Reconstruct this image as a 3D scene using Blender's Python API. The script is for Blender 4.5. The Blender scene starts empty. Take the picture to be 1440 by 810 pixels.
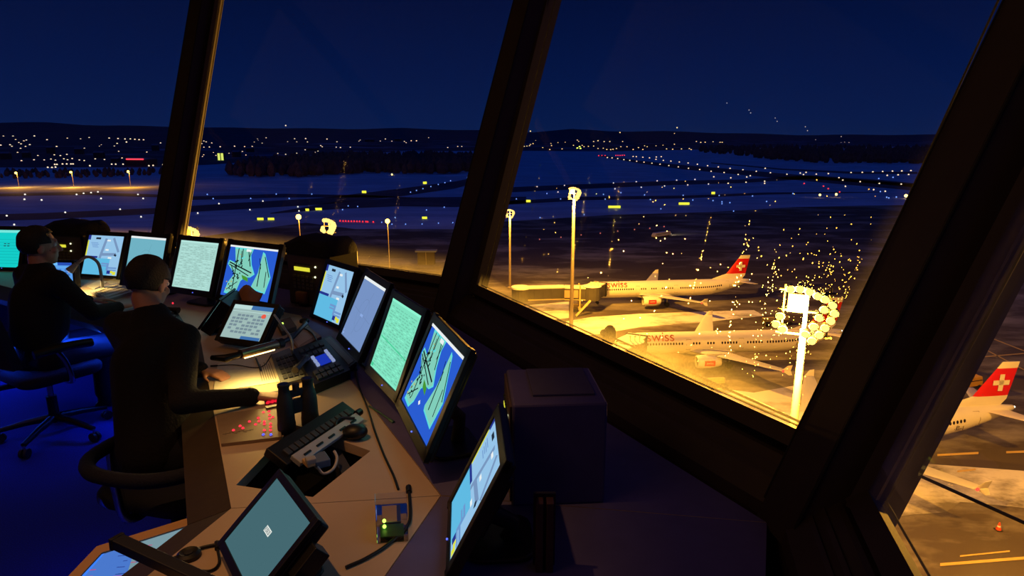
import bpy, bmesh, math, random
from mathutils import Vector, Matrix
random.seed(7)
SC = bpy.context.scene
COL = SC.collection
PI = math.pi
EYE = 1.9            # eye height above the cab floor
GZ = -38.1           # apron level

# ------------------------------------------------------------------ camera
F = 900.0
PITCH = math.atan((405-197)/F)
cam = bpy.data.cameras.new('camera'); cam.sensor_width = 36; cam.lens = F/1440*36
cam.clip_start = .05; cam.clip_end = 30000
camo = bpy.data.objects.new('camera', cam); COL.objects.link(camo)
camo.location = (0, 0, EYE); camo.rotation_euler = (PI/2-PITCH, 0, 0)
SC.camera = camo
cp, sp = math.cos(PITCH), math.sin(PITCH)
def ray(x, y):
    a = (x-720)/F; b = -(y-405)/F
    return Vector((a, cp+sp*b, -sp+cp*b))
def at(x, y, z):          # pixel -> point on the level z
    r = ray(x, y); t = (z-EYE)/r.z
    return Vector((r.x*t, r.y*t, z))
def atY(x, y, Y):         # pixel -> point at distance Y
    r = ray(x, y); t = Y/r.y
    return Vector((r.x*t, Y, EYE+r.z*t))

# ------------------------------------------------------------------ materials
def lin(c):
    c = c/255.0
    return c/12.92 if c <= .04045 else ((c+.055)/1.055)**2.4
def col(r, g, b): return (lin(r), lin(g), lin(b), 1)
MC = {}
def mat(name, rgb=(128,128,128), rough=.6, metal=0, noise=0, nscale=20, bump=0, spec=.5):
    if name in MC: return MC[name]
    m = bpy.data.materials.new(name); m.use_nodes = True; MC[name] = m
    nt = m.node_tree; b = nt.nodes['Principled BSDF']
    c = col(*rgb)
    b.inputs['Base Color'].default_value = c
    b.inputs['Roughness'].default_value = rough; b.inputs['Metallic'].default_value = metal
    b.inputs['Specular IOR Level'].default_value = spec
    if noise or bump:
        tc = nt.nodes.new('ShaderNodeTexCoord'); n = nt.nodes.new('ShaderNodeTexNoise')
        n.inputs['Scale'].default_value = nscale; n.inputs['Detail'].default_value = 5
        nt.links.new(tc.outputs['Object'], n.inputs['Vector'])
        if noise:
            r = nt.nodes.new('ShaderNodeValToRGB')
            r.color_ramp.elements[0].position = .3; r.color_ramp.elements[1].position = .7
            r.color_ramp.elements[0].color = tuple(v*(1-noise) for v in c[:3])+(1,)
            r.color_ramp.elements[1].color = tuple(min(1, v*(1+noise)) for v in c[:3])+(1,)
            nt.links.new(n.outputs['Fac'], r.inputs['Fac']); nt.links.new(r.outputs['Color'], b.inputs['Base Color'])
        if bump:
            bp = nt.nodes.new('ShaderNodeBump'); bp.inputs['Strength'].default_value = bump; bp.inputs['Distance'].default_value = .01
            nt.links.new(n.outputs['Fac'], bp.inputs['Height']); nt.links.new(bp.outputs['Normal'], b.inputs['Normal'])
    return m
def emit(name, rgb, s=1.0, sample=True):
    if name in MC: return MC[name]
    m = bpy.data.materials.new(name); m.use_nodes = True; MC[name] = m
    nt = m.node_tree; nt.nodes.clear()
    e = nt.nodes.new('ShaderNodeEmission'); o = nt.nodes.new('ShaderNodeOutputMaterial')
    e.inputs['Color'].default_value = col(*rgb); e.inputs['Strength'].default_value = s
    nt.links.new(e.outputs[0], o.inputs[0])
    m.cycles.emission_sampling = 'AUTO' if sample else 'NONE'
    return m

black = mat('black plastic', (14,14,16), .45, noise=.15, nscale=60)
bezel = mat('monitor bezel', (13,13,17), .4, noise=.1, nscale=80)
dgrey = mat('dark grey metal', (38,38,42), .5, noise=.15, nscale=40)
grey = mat('grey plastic', (105,108,112), .5, noise=.1, nscale=50)
lgrey = mat('light grey plastic', (165,165,165), .5, noise=.08, nscale=50)
desk_m = mat('beige desk laminate', (202,178,150), .5, noise=.04, nscale=6)
fascia_m = mat('brown padded desk edge', (58,46,34), .7, noise=.1, nscale=30, bump=.1)
base_m = mat('console base panel', (60,62,74), .7, noise=.1, nscale=8)
frame_m = mat('dark window frame', (52,42,38), .55, noise=.12, nscale=14)
seal_m = mat('black rubber seal', (8,8,9), .7, noise=.1, nscale=40)
wall_m = mat('dark wall', (46,42,46), .8, noise=.12, nscale=9)
ceil_m = mat('dark ceiling', (40,40,44), .9, noise=.1, nscale=5)
carpet_m = mat('blue carpet', (30,52,150), .95, noise=.3, nscale=160, bump=.4)
chrome = mat('chrome', (200,200,205), .18, 1.0, noise=.03)
fabric_m = mat('dark blue chair fabric', (18,22,44), .9, noise=.2, nscale=120, bump=.3)
cloth_m = mat('black cloth', (16,15,17), .9, noise=.25, nscale=60, bump=.3)
sweater_m = mat('dark sweater', (22,19,17), .95, noise=.25, nscale=90, bump=.4)
trouser_m = mat('dark blue trousers', (14,16,30), .9, noise=.2, nscale=90)
shoe_m = mat('black shoe leather', (12,11,11), .5, noise=.1)
skin_m = mat('skin', (196,140,110), .55, noise=.06, nscale=25)
hair_m = mat('dark hair', (26,19,14), .7, noise=.3, nscale=140, bump=.5)
eye_m = mat('eye white', (220,215,210), .3, noise=.02)
paper_m = mat('white paper', (232,226,205), .8, noise=.04, nscale=30)
print_m = mat('printed rows', (120,112,95), .8, noise=.05)
crumple_m = mat('brown paper', (150,105,80), .8, noise=.15, nscale=14, bump=.3)
key_m = mat('dark keys', (58,60,66), .5, noise=.1)
keyl_m = mat('pale keys', (170,180,200), .5, noise=.05)
cable_m = mat('black cable', (10,10,11), .5, noise=.1)
cablew_m = mat('white cable', (200,190,175), .5, noise=.05)
beige_m = mat('beige plastic frame', (214,170,126), .5, noise=.05)
box_m = mat('blue grey cabinet', (92,88,138), .7, noise=.08, nscale=12)
clear_m = bpy.data.materials.new('clear plastic'); clear_m.use_nodes = True
_n = clear_m.node_tree; _n.nodes.clear()
def thin_glass(nt, tint, gloss, rough=0.0):
    t = nt.nodes.new('ShaderNodeBsdfTransparent'); t.inputs[0].default_value = tint
    g = nt.nodes.new('ShaderNodeBsdfGlossy'); g.inputs['Roughness'].default_value = rough
    mx = nt.nodes.new('ShaderNodeMixShader')
    lw = nt.nodes.new('ShaderNodeFresnel'); lw.inputs[0].default_value = 1.45
    ml = nt.nodes.new('ShaderNodeMath'); ml.operation = 'MULTIPLY'; ml.inputs[1].default_value = gloss
    nt.links.new(lw.outputs[0], ml.inputs[0]); nt.links.new(ml.outputs[0], mx.inputs[0])
    nt.links.new(t.outputs[0], mx.inputs[1]); nt.links.new(g.outputs[0], mx.inputs[2])
    o = nt.nodes.new('ShaderNodeOutputMaterial'); nt.links.new(mx.outputs[0], o.inputs[0])
    return mx, o
thin_glass(_n, (.97,.98,.97,1), 1.3, .08)
glass_m = bpy.data.materials.new('window glass'); glass_m.use_nodes = True; glass_m.node_tree.nodes.clear()
thin_glass(glass_m.node_tree, (.95,.96,.96,1), .55)

# ------------------------------------------------------------------ mesh builder
class MB:
    def __init__(s): s.v = []; s.f = []; s.mi = []; s.mats = []
    def m(s, mt):
        if mt not in s.mats: s.mats.append(mt)
        return s.mats.index(mt)
    def add(s, vs, fs, mt):
        k = len(s.v); i = s.m(mt)
        s.v += [tuple(v) for v in vs]
        for f in fs: s.f.append(tuple(k+q for q in f)); s.mi.append(i)
        return s
    def box(s, c, size, mt, R=None, taper=1.0):
        c = Vector(c); x, y, z = [q/2 for q in size]
        vs = []
        for dz in (-1, 1):
            k = taper if dz > 0 else 1
            for dx, dy in ((-1,-1),(1,-1),(1,1),(-1,1)):
                p = Vector((dx*x*k, dy*y*k, dz*z))
                vs.append(c + (R @ p if R else p))
        return s.add(vs, [(3,2,1,0),(4,5,6,7),(0,1,5,4),(1,2,6,5),(2,3,7,6),(3,0,4,7)], mt)
    def rbox(s, c, size, mt, r=.01, R=None, n=3):   # box with rounded vertical corners
        c = Vector(c); x, y, z = [q/2 for q in size]; r = min(r, x, y)
        ring = []
        for cx, cy, a0 in ((x-r,y-r,0),(-x+r,y-r,PI/2),(-x+r,-y+r,PI),(x-r,-y+r,1.5*PI)):
            for i in range(n+1):
                a = a0+PI/2*i/n; ring.append((cx+r*math.cos(a), cy+r*math.sin(a)))
        N = len(ring); e = min(r*.4, z*.5); vs = []
        for zz, k in ((-z,e),(-z+e,0),(z-e,0),(z,e)):
            for px, py in ring:
                p = Vector((px*(1-k/x), py*(1-k/y), zz)); vs.append(c+(R @ p if R else p))
        fs = [tuple(reversed(range(N))), tuple(range(3*N, 4*N))]
        for l in range(3):
            for i in range(N):
                j = (i+1) % N; fs.append((l*N+i, l*N+j, (l+1)*N+j, (l+1)*N+i))
        return s.add(vs, fs, mt)
    def prism(s, poly, z0, z1, mt, top=None):
        n = len(poly)
        a = sum(poly[i][0]*poly[(i+1)%n][1]-poly[(i+1)%n][0]*poly[i][1] for i in range(n))
        if a < 0: poly = poly[::-1]
        vs = [(p[0],p[1],z0) for p in poly]+[(p[0],p[1],z1) for p in poly]
        fs = [tuple(reversed(range(n)))]+[(i,(i+1)%n,n+(i+1)%n,n+i) for i in range(n)]
        s.add(vs, fs, mt); return s.add([(p[0],p[1],z1) for p in poly], [tuple(range(n))], top or mt)
    def quad(s, pts, mt): return s.add(pts, [tuple(range(len(pts)))], mt)
    def tube(s, pts, rad, mt, n=8, cap=True):
        pts = [Vector(p) for p in pts]
        if not isinstance(rad, (list, tuple)): rad = [rad]*len(pts)
        vs = []; fs = []; up = None
        for i, p in enumerate(pts):
            d = (pts[min(i+1,len(pts)-1)]-pts[max(i-1,0)])
            d = d.normalized() if d.length > 1e-9 else Vector((0,0,1))
            if up is None:
                up = Vector((0,0,1)) if abs(d.z) < .9 else Vector((1,0,0))
            a = d.cross(up); 
            if a.length < 1e-6: a = d.cross(Vector((1,.3,0)))
            a.normalize(); b = a.cross(d).normalized(); up = b
            for k in range(n):
                t = 2*PI*k/n; vs.append(p+(a*math.cos(t)+b*math.sin(t))*rad[i])
        for i in range(len(pts)-1):
            for k in range(n):
                j = (k+1) % n; fs.append((i*n+k, (i+1)*n+k, (i+1)*n+j, i*n+j))
        if cap:
            fs.append(tuple(range(n))); L = (len(pts)-1)*n; fs.append(tuple(L+k for k in reversed(range(n))))
        return s.add(vs, fs, mt)
    def cyl(s, p0, p1, r, mt, n=14, r1=None): return s.tube([p0, p1], [r, r if r1 is None else r1], mt, n)
    def sphere(s, c, r, mt, nu=12, nv=8, R=None):
        if not isinstance(r, (list, tuple)): r = (r,r,r)
        c = Vector(c); vs = []; fs = []
        for j in range(1, nv):
            b = PI*j/nv
            for i in range(nu):
                a = 2*PI*i/nu
                p = Vector((r[0]*math.sin(b)*math.cos(a), r[1]*math.sin(b)*math.sin(a), r[2]*math.cos(b)))
                vs.append(c+(R @ p if R else p))
        t = Vector((0,0,r[2])); k = len(vs)
        vs += [c+(R @ t if R else t), c-(R @ t if R else t)]
        for j in range(nv-2):
            for i in range(nu):
                q = (i+1) % nu; fs.append((j*nu+i, (j+1)*nu+i, (j+1)*nu+q, j*nu+q))
        for i in range(nu):
            q = (i+1) % nu; fs.append((k, i, q)); fs.append((k+1, (nv-2)*nu+q, (nv-2)*nu+i))
        return s.add(vs, fs, mt)
    def caps(s, a, b, ra, rb, mt, n=12):      # capsule with tapering radius
        a, b = Vector(a), Vector(b); s.cyl(a, b, ra, mt, n, rb); s.sphere(a, ra, mt, n, 8); return s.sphere(b, rb, mt, n, 8)
    def lathe(s, prof, mt, n=20, c=(0,0,0)):
        vs = []; fs = []; c = Vector(c)
        for r, z in prof:
            for k in range(n): vs.append(c+Vector((r*math.cos(2*PI*k/n), r*math.sin(2*PI*k/n), z)))
        for i in range(len(prof)-1):
            for k in range(n):
                j = (k+1) % n; fs.append((i*n+k, i*n+j, (i+1)*n+j, (i+1)*n+k))
        fs.append(tuple(reversed(range(n)))); L = (len(prof)-1)*n; fs.append(tuple(L+k for k in range(n)))
        return s.add(vs, fs, mt)
    def build(s, name, parent=None, smooth=False, bevel=0, loc=None, R=None, coll=None):
        me = bpy.data.meshes.new(name); me.from_pydata(s.v, [], s.f)
        for mt in s.mats: me.materials.append(mt)
        me.polygons.foreach_set('material_index', s.mi)
        if smooth:
            me.polygons.foreach_set('use_smooth', [True]*len(me.polygons))
        me.update()
        if smooth and smooth is not True: me.set_sharp_from_angle(angle=smooth)
        elif smooth: me.set_sharp_from_angle(angle=.9)
        o = bpy.data.objects.new(name, me); COL.objects.link(o)
        if parent: o.parent = parent
        if loc is not None: o.location = loc
        if R is not None: o.rotation_euler = R
        if bevel:
            b = o.modifiers.new('bevel', 'BEVEL'); b.width = bevel; b.segments = 2; b.limit_method = 'ANGLE'
        return o
def thing(name, label, cat, loc=(0,0,0), rz=0, group=None):
    o = bpy.data.objects.new(name, None); COL.objects.link(o)
    o.location = loc; o.rotation_euler = (0,0,rz); o.empty_display_size = .1
    o['label'] = label; o['category'] = cat
    if group: o['group'] = group
    return o
def tag(o, label, cat, group=None, kind=None):
    o['label'] = label; o['category'] = cat
    if group: o['group'] = group
    if kind: o['kind'] = kind
    return o
def struct(o, kind='structure'): o['kind'] = kind; return o
def dup(o, parent=None):
    c = o.copy(); COL.objects.link(c)
    if parent: c.parent = parent
    for ch in list(o.children): dup(ch, c)
    return c
def bez(pts, n=10):      # smooth curve through points (Catmull-Rom)
    P = [Vector(p) for p in pts]; P = [2*P[0]-P[1]]+P+[2*P[-1]-P[-2]]; out = []
    for i in range(1, len(P)-2):
        for k in range(n):
            t = k/n; a, b, c, d = P[i-1], P[i], P[i+1], P[i+2]
            out.append(.5*((2*b)+(c-a)*t+(2*a-5*b+4*c-d)*t*t+(3*b-a-3*c+d)*t**3))
    out.append(P[-2]); return out
def text_mesh(txt, size, mt, extrude=.0):
    cu = bpy.data.curves.new('txt', 'FONT'); cu.body = txt; cu.size = size; cu.align_x = 'CENTER'; cu.extrude = extrude
    o = bpy.data.objects.new('txt', cu); COL.objects.link(o)
    dg = bpy.context.evaluated_depsgraph_get(); dg.update()
    me = bpy.data.meshes.new_from_object(o.evaluated_get(dg)); bpy.data.objects.remove(o)
    me.materials.clear(); me.materials.append(mt); return me
# ------------------------------------------------------------------ the cab: floor, walls, mullions, windows
W = [Vector((-8.6,4.6)), Vector((-6.55,6.30)), Vector((-3.33,6.15)), Vector((-.325,4.26)), Vector((1.01,1.79)), Vector((.33,-.93)), Vector((-1.2,-3.0))]
LEAN = .352
ZS, ZT = .90, 4.0           # glass bottom, ceiling
def outn(i):                # outward normal of the facade W[i]..W[i+1]
    d = (W[i+1]-W[i]).normalized(); return Vector((-d.y, d.x))
CO = []
for i in range(len(W)):
    n1 = outn(i-1) if i > 0 else outn(0); n2 = outn(i) if i < len(W)-1 else outn(i-1)
    CO.append((n1+n2)*(LEAN/(1+n1.dot(n2))))
def corner(i, z, off=0):    # corner i at height z, moved in by off
    p = W[i]+CO[i]*(z-ZS)-CO[i]/LEAN*off
    return Vector((p.x, p.y, z))
mb = MB(); fp = [(-9.5,-4.5)]+[(p.x,p.y) for p in W[:0]]
poly = [(p.x,p.y) for p in W]+[(-6.5,-3.6),(-9.2,0)]
mb.prism(poly, -.15, 0, carpet_m); struct(mb.build('floor'))
top = [tuple(corner(i, ZT)[:2]) for i in range(len(W))]+[(-6.5,-3.6),(-9.2,0)]
mb = MB(); mb.prism(top, ZT, ZT+.2, ceil_m); struct(mb.build('ceiling'))
mb = MB()
for a, b in (((-.0+W[-1].x,W[-1].y),(-6.5,-3.6)),((-6.5,-3.6),(-9.2,0)),((-9.2,0),(W[0].x,W[0].y))):
    a, b = Vector(a), Vector(b); d = (b-a).normalized(); n = Vector((-d.y,d.x))*.15
    if n.dot(Vector((-3.5,1.5))-a) > 0: n = -n
    A_, B_ = a-d*.6, b+d*.6
    mb.prism([A_, B_, B_+n, A_+n], -.1, ZT+.1, wall_m)
struct(mb.build('wall_back'))

sides = ['far_left','left','front','right','near_right','rear_right']
seg_name = {0:'far_left',1:'left',2:'front',3:'right',4:'near_right',5:'rear_right'}
for i in range(6):
    # low wall with sloping sill and two trim ridges
    prof = [(-.02,ZS-.02),(.035,ZS),(.05,ZS-.005),(.075,.868),(.078,.876),(.09,.868),(.105,.842),(.108,.85),(.12,.842),(.17,.78),(.18,.74),(.18,0),(-.1,0),(-.1,ZS-.06)]
    mb = MB(); L = []
    for k in (i, i+1):
        L.append([Vector((W[k].x-CO[k].x/LEAN*o, W[k].y-CO[k].y/LEAN*o, z)) for o, z in prof])
    n = len(prof)
    mb.add(L[0]+L[1], [(j, (j+1)%n, n+(j+1)%n, n+j) for j in range(n)], frame_m)
    struct(mb.build('wall_'+seg_name[i]))
    # header above the glass
    a, b = corner(i, ZT-.25, -.1), corner(i+1, ZT-.25, -.1)
    a2, b2 = corner(i, ZT+.05, .1), corner(i+1, ZT+.05, .1)
    d = (b-a).normalized(); nrm = Vector((d.y,-d.x,0))*.2
    mb = MB(); mb.add([a,b,b+nrm,a+nrm,a+Vector((0,0,.35)),b+Vector((0,0,.35)),b+nrm+Vector((0,0,.35)),a+nrm+Vector((0,0,.35))], [(0,1,2,3),(4,7,6,5),(0,4,5,1),(1,5,6,2),(2,6,7,3),(3,7,4,0)], frame_m)
    struct(mb.build('trim_%d' % (i+11)))
MW = {1:(.12,.12),2:(.105,.105),3:(.115,.125),4:(.085,.175),5:(.14,.14)}     # half widths towards the previous / next pane
for i in (1,2,3,4,5):       # mullions
    o = CO[i].normalized(); t = Vector((-o.y, o.x)); wl, wr = MW[i]
    mb = MB()
    sec = [(wl,.09),(wl,-.05),(wl*.62,-.17),(-wr*.62,-.17),(-wr,-.05),(-wr,.09)]
    vs = []
    for z in (.74, ZT+.1):
        c = W[i]+CO[i]*(z-ZS)
        for a, b in sec: vs.append((c.x+t.x*a+o.x*b, c.y+t.y*a+o.y*b, z))
    mb.add(vs, [(0,1,2,3,4,5),(11,10,9,8,7,6)]+[(j,6+j,6+(j+1)%6,(j+1)%6) for j in range(6)], frame_m)
    mu = struct(mb.build('trim_%d' % i))
    mb = MB()
    for s in (-1,1):
        w = wl if s > 0 else wr; pts = []
        for z in (.80, ZT):
            c = W[i]+CO[i]*(z-ZS); q = c+t*(s*(w+.004))+o*(-.045); pts.append((q.x,q.y,z))
        mb.tube(pts, .011, seal_m, 6)
        pts = []
        for z in (.80, ZT):
            c = W[i]+CO[i]*(z-ZS); q = c+t*(s*w*.66)+o*(-.168); pts.append((q.x,q.y,z))
        mb.tube(pts, .005, seal_m, 6)
    struct(mb.build('rubber_seal', mu))

# condensation: fogged wet film whose cover thins out with height on the pane
def fog_mat(name, dens, top):
    m = bpy.data.materials.new(name); m.use_nodes = True; nt = m.node_tree; nt.nodes.clear(); N = nt.nodes.new; Lk = nt.links.new
    uv = N('ShaderNodeUVMap'); sx = N('ShaderNodeSeparateXYZ'); Lk(uv.outputs[0], sx.inputs[0])
    tc = N('ShaderNodeTexCoord'); n1 = N('ShaderNodeTexNoise'); n1.inputs['Scale'].default_value = 70; n1.inputs['Detail'].default_value = 4
    n2 = N('ShaderNodeTexNoise'); n2.inputs['Scale'].default_value = 7; n2.inputs['Detail'].default_value = 3
    mpn = N('ShaderNodeMapping'); mpn.inputs['Scale'].default_value = (6,.22,1); Lk(uv.outputs[0], mpn.inputs[0]); Lk(mpn.outputs[0], n1.inputs[0]); Lk(tc.outputs['Object'], n2.inputs[0])
    a = N('ShaderNodeMath'); a.operation = 'MULTIPLY_ADD'; a.inputs[1].default_value = .9; Lk(n1.outputs[0], a.inputs[0]); 
    b = N('ShaderNodeMath'); b.operation = 'MULTIPLY'; b.inputs[1].default_value = .9; Lk(n2.outputs[0], b.inputs[0]); Lk(b.outputs[0], a.inputs[2])
    c = N('ShaderNodeMath'); c.operation = 'POWER'; c.inputs[1].default_value = 1.9; Lk(sx.outputs[1], c.inputs[0])
    d = N('ShaderNodeMath'); d.operation = 'MULTIPLY'; Lk(a.outputs[0], d.inputs[0]); Lk(c.outputs[0], d.inputs[1])
    e = N('ShaderNodeMath'); e.operation = 'MULTIPLY'; e.use_clamp = True; e.inputs[1].default_value = dens; Lk(d.outputs[0], e.inputs[0])
    tr = N('ShaderNodeBsdfTransparent'); tl = N('ShaderNodeBsdfTranslucent'); tl.inputs[0].default_value = (.85,.85,.85,1)
    rf = N('ShaderNodeBsdfGlass'); rf.inputs['Roughness'].default_value = .55; rf.inputs['IOR'].default_value = 1.25
    m0 = N('ShaderNodeMixShader'); m0.inputs[0].default_value = .10; Lk(tl.outputs[0], m0.inputs[1]); Lk(rf.outputs[0], m0.inputs[2])
    mx = N('ShaderNodeMixShader'); Lk(e.outputs[0], mx.inputs[0]); Lk(tr.outputs[0], mx.inputs[1]); Lk(m0.outputs[0], mx.inputs[2])
    o = N('ShaderNodeOutputMaterial'); Lk(mx.outputs[0], o.inputs[0]); return m
fogm = fog_mat('condensation', .22, 1)
dropm = bpy.data.materials.new('rain drops'); dropm.use_nodes = True; _n = dropm.node_tree; _n.nodes.clear()
_g = _n.nodes.new('ShaderNodeBsdfGlass'); _g.inputs['Roughness'].default_value = .42; _g.inputs['IOR'].default_value = 1.3
_t = _n.nodes.new('ShaderNodeBsdfTranslucent'); _m = _n.nodes.new('ShaderNodeMixShader'); _m.inputs[0].default_value = .3
_o = _n.nodes.new('ShaderNodeOutputMaterial'); _n.links.new(_g.outputs[0], _m.inputs[1]); _n.links.new(_t.outputs[0], _m.inputs[2]); _n.links.new(_m.outputs[0], _o.inputs[0])

def pane_frame(i):
    A, B = corner(i, ZS), corner(i+1, ZS); At, Bt = corner(i, ZT-.2), corner(i+1, ZT-.2)
    return A, B, At, Bt
def pane_pt(i, u, v, off=0):   # u along the sill, v up the pane (metres), off towards the room
    A, B, At, Bt = pane_frame(i); d = (B-A).normalized(); n3 = Vector((outn(i).x, outn(i).y, 0))
    upv = (Vector((0,0,1))+n3*LEAN).normalized(); inn = (-n3+Vector((0,0,LEAN))).normalized()
    return A+d*u+upv*v+inn*off
def pane_hit(i, x, y):         # pixel -> (u, v) on pane i
    r = ray(x, y); A = pane_pt(i, 0, 0); n3 = Vector((outn(i).x, outn(i).y, 0)); inn = (-n3+Vector((0,0,LEAN))).normalized()
    t = (A-Vector((0,0,EYE))).dot(inn)/r.dot(inn); P = Vector((0,0,EYE))+r*t
    d = (W[i+1]-W[i]).normalized(); d = Vector((d.x,d.y,0)); upv = (Vector((0,0,1))+n3*LEAN).normalized()
    return (P-A).dot(d), (P-A).dot(upv)
win_no = {1:1,2:2,3:3,4:4,5:5}
for i in (1,2,3,4,5):
    A, B, At, Bt = pane_frame(i); Lw = (B-A).length
    mb = MB(); w0, w1 = MW[i][1], MW.get(i+1,(.12,.12))[0]
    mb.quad([A, B, Bt, At], glass_m)
    win = struct(mb.build('window_%d' % win_no[i]))
    H = 3.1; s0 = (At-A).length
    mb = MB()
    def bar(p, q, r, mt): mb.tube([p, q], r, mt, 4)
    dd = (Bt-At).length-(B-A).length
    e0 = lambda v: w0+.03-dd/2*v/s0; e1 = lambda v: Lw-w1-.03+dd/2*v/s0
    def ub(u, v, off): return pane_pt(i, u, v, off)
    bar(ub(e0(.03), .03, 0), ub(e1(.03), .03, 0), .045, frame_m)
    bar(ub(e0(.0), .0, 0), ub(e0(H), H, 0), .04, frame_m)
    bar(ub(e1(.0), .0, 0), ub(e1(H), H, 0), .04, frame_m)
    struct(mb.build('window_frame', win))
    mb = MB()
    bar(ub(e0(.1)+.07, .08, -.02), ub(e1(.1)-.07, .08, -.02), .004, seal_m)
    bar(ub(e0(.08)+.07, .08, -.02), ub(e0(H)+.07, H, -.02), .004, seal_m)
    bar(ub(e1(.08)-.07, .08, -.02), ub(e1(H)-.07, H, -.02), .004, seal_m)
    struct(mb.build('glazing_spacer', win))
    # fogged lower edge (and, on the near right pane, the left edge too)
    hgt = {1:.14,2:.2,3:.17,4:.34,5:.3}[i]
    mb = MB(); uvs = []
    nu = 40
    def strip(fn):
        k0 = len(mb.v); mb.m(fogm)
        for a in range(nu+1):
            for b in range(7):
                P, c = fn(a/nu, b/6); mb.v.append(tuple(P)); uvs.append((a/nu, c))
        for a in range(nu):
            for b in range(6):
                q = k0+a*7+b; mb.f.append((q, q+7, q+8, q+1)); mb.mi.append(0)
    strip(lambda s, b: (pane_pt(i, .1+(Lw-.2)*s, .05+hgt*b*(1 if i != 3 else .62+.55*s), .012), 1-b))
    if i == 4: strip(lambda s, b: (pane_pt(i, w0+.05+.40*b-dd/2*(3.0*s)/s0, .05+hgt*.3+2.6*s, .016), (1-b)*(1-.4*s)))
    if i == 3: strip(lambda s, b: (pane_pt(i, Lw-w1-.05-.12*b+dd/2*(1.5*s)/s0, .05+hgt*.3+1.1*s, .016), .8*(1-b)*(1-.95*s)))
    fo = mb.build('condensation', win); fo['kind'] = 'stuff'
    ul = fo.data.uv_layers.new(name='UVMap')
    for lp in fo.data.loops: ul.data[lp.index].uv = uvs[lp.vertex_index]
# rain drops on the panes
def drops(i, spots):
    mb = MB()
    for x, y, r in spots:
        u, v = pane_hit(i, x, y); c = pane_pt(i, u, v, -.006)
        d = (pane_pt(i, u+.1, v, -.006)-c).normalized(); e = (pane_pt(i, u, v+.1, -.006)-c).normalized()
        mb.add([c+d*(r*math.cos(a))+e*(r*1.15*math.sin(a)) for a in [k*PI/3 for k in range(6)]], [(0,1,2,3,4,5)], dropm)
    o = mb.build('rain_drops', bpy.data.objects['window_%d' % win_no[i]]); o['kind'] = 'stuff'
rr = random.Random(3); sp3 = []
for k in range(760):
    q = rr.random()
    if q < .45: x, y = rr.gauss(1150,45), rr.gauss(430,55)
    elif q < .75:
        b = rr.choice([(1045,350,-.16),(1085,380,-.2),(1165,380,-.3),(1195,400,-.32),(1210,420,-.35)]); dy = rr.uniform(-40,150); x, y = b[0]+b[2]*dy+rr.gauss(0,3), b[1]+dy
    else: x, y = rr.uniform(760,1230), rr.uniform(250,540)
    if x > 1395-.44*y-22 or x < 800-.27*y+20 or y > 405+.47*(x-672)-40: continue
    sp3.append((x, y, rr.choice([.0011,.0014,.0018,.0022])))
for x0, y0, sl, n in ((870,250,-.12,26),(830,235,-.2,20),(1000,300,-.25,24),(760,230,-.2,16)):   # run-down streaks
    for k in range(n):
        t = rr.random()*140; sp3.append((x0+sl*t+rr.gauss(0,1), y0+t, .0010))
drops(3, sp3)
sp2 = []
for x0, y0, x1, y1, n in ((487,220,470,310,60),(440,240,425,330,22),(560,260,545,380,30),(520,360,525,385,10)):
    for k in range(n):
        t = rr.random(); sp2.append((x0+(x1-x0)*t+rr.gauss(0,2.2), y0+(y1-y0)*t, rr.choice([.0012,.0016])))
drops(2, sp2)

# ------------------------------------------------------------------ consoles
V = [Vector((-6.3,5.0)), Vector((-4.25,5.13)), Vector((-1.89,3.71)), Vector((-.90,1.84)), Vector((-1.20,.72))]
def lnorm(k): d = (V[k+1]-V[k]).normalized(); return Vector((-d.y, d.x))
def voff(k, o):
    n1 = lnorm(k-1) if k > 0 else lnorm(0); n2 = lnorm(k) if k < len(V)-1 else lnorm(k-1)
    return V[k]+(n1+n2)*(o/(1+n1.dot(n2)))
def wback(j): p = W[j]-CO[j]/LEAN*.21; return p
BK = [wback(1), wback(2), wback(3), wback(4), W[5]-CO[5]/LEAN*.21]
BK[0] = Vector((-6.4, 6.05)); BK[4] = Vector((.30,.55))
DZ = .75
clab = ['beige control console in the far left corner behind the seated controllers','beige control console on the left under its four monitors','long beige control console with binoculars and a cut-out recess','near beige control console at the bottom with a tilted blank touch screen']
CONS = []
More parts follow.
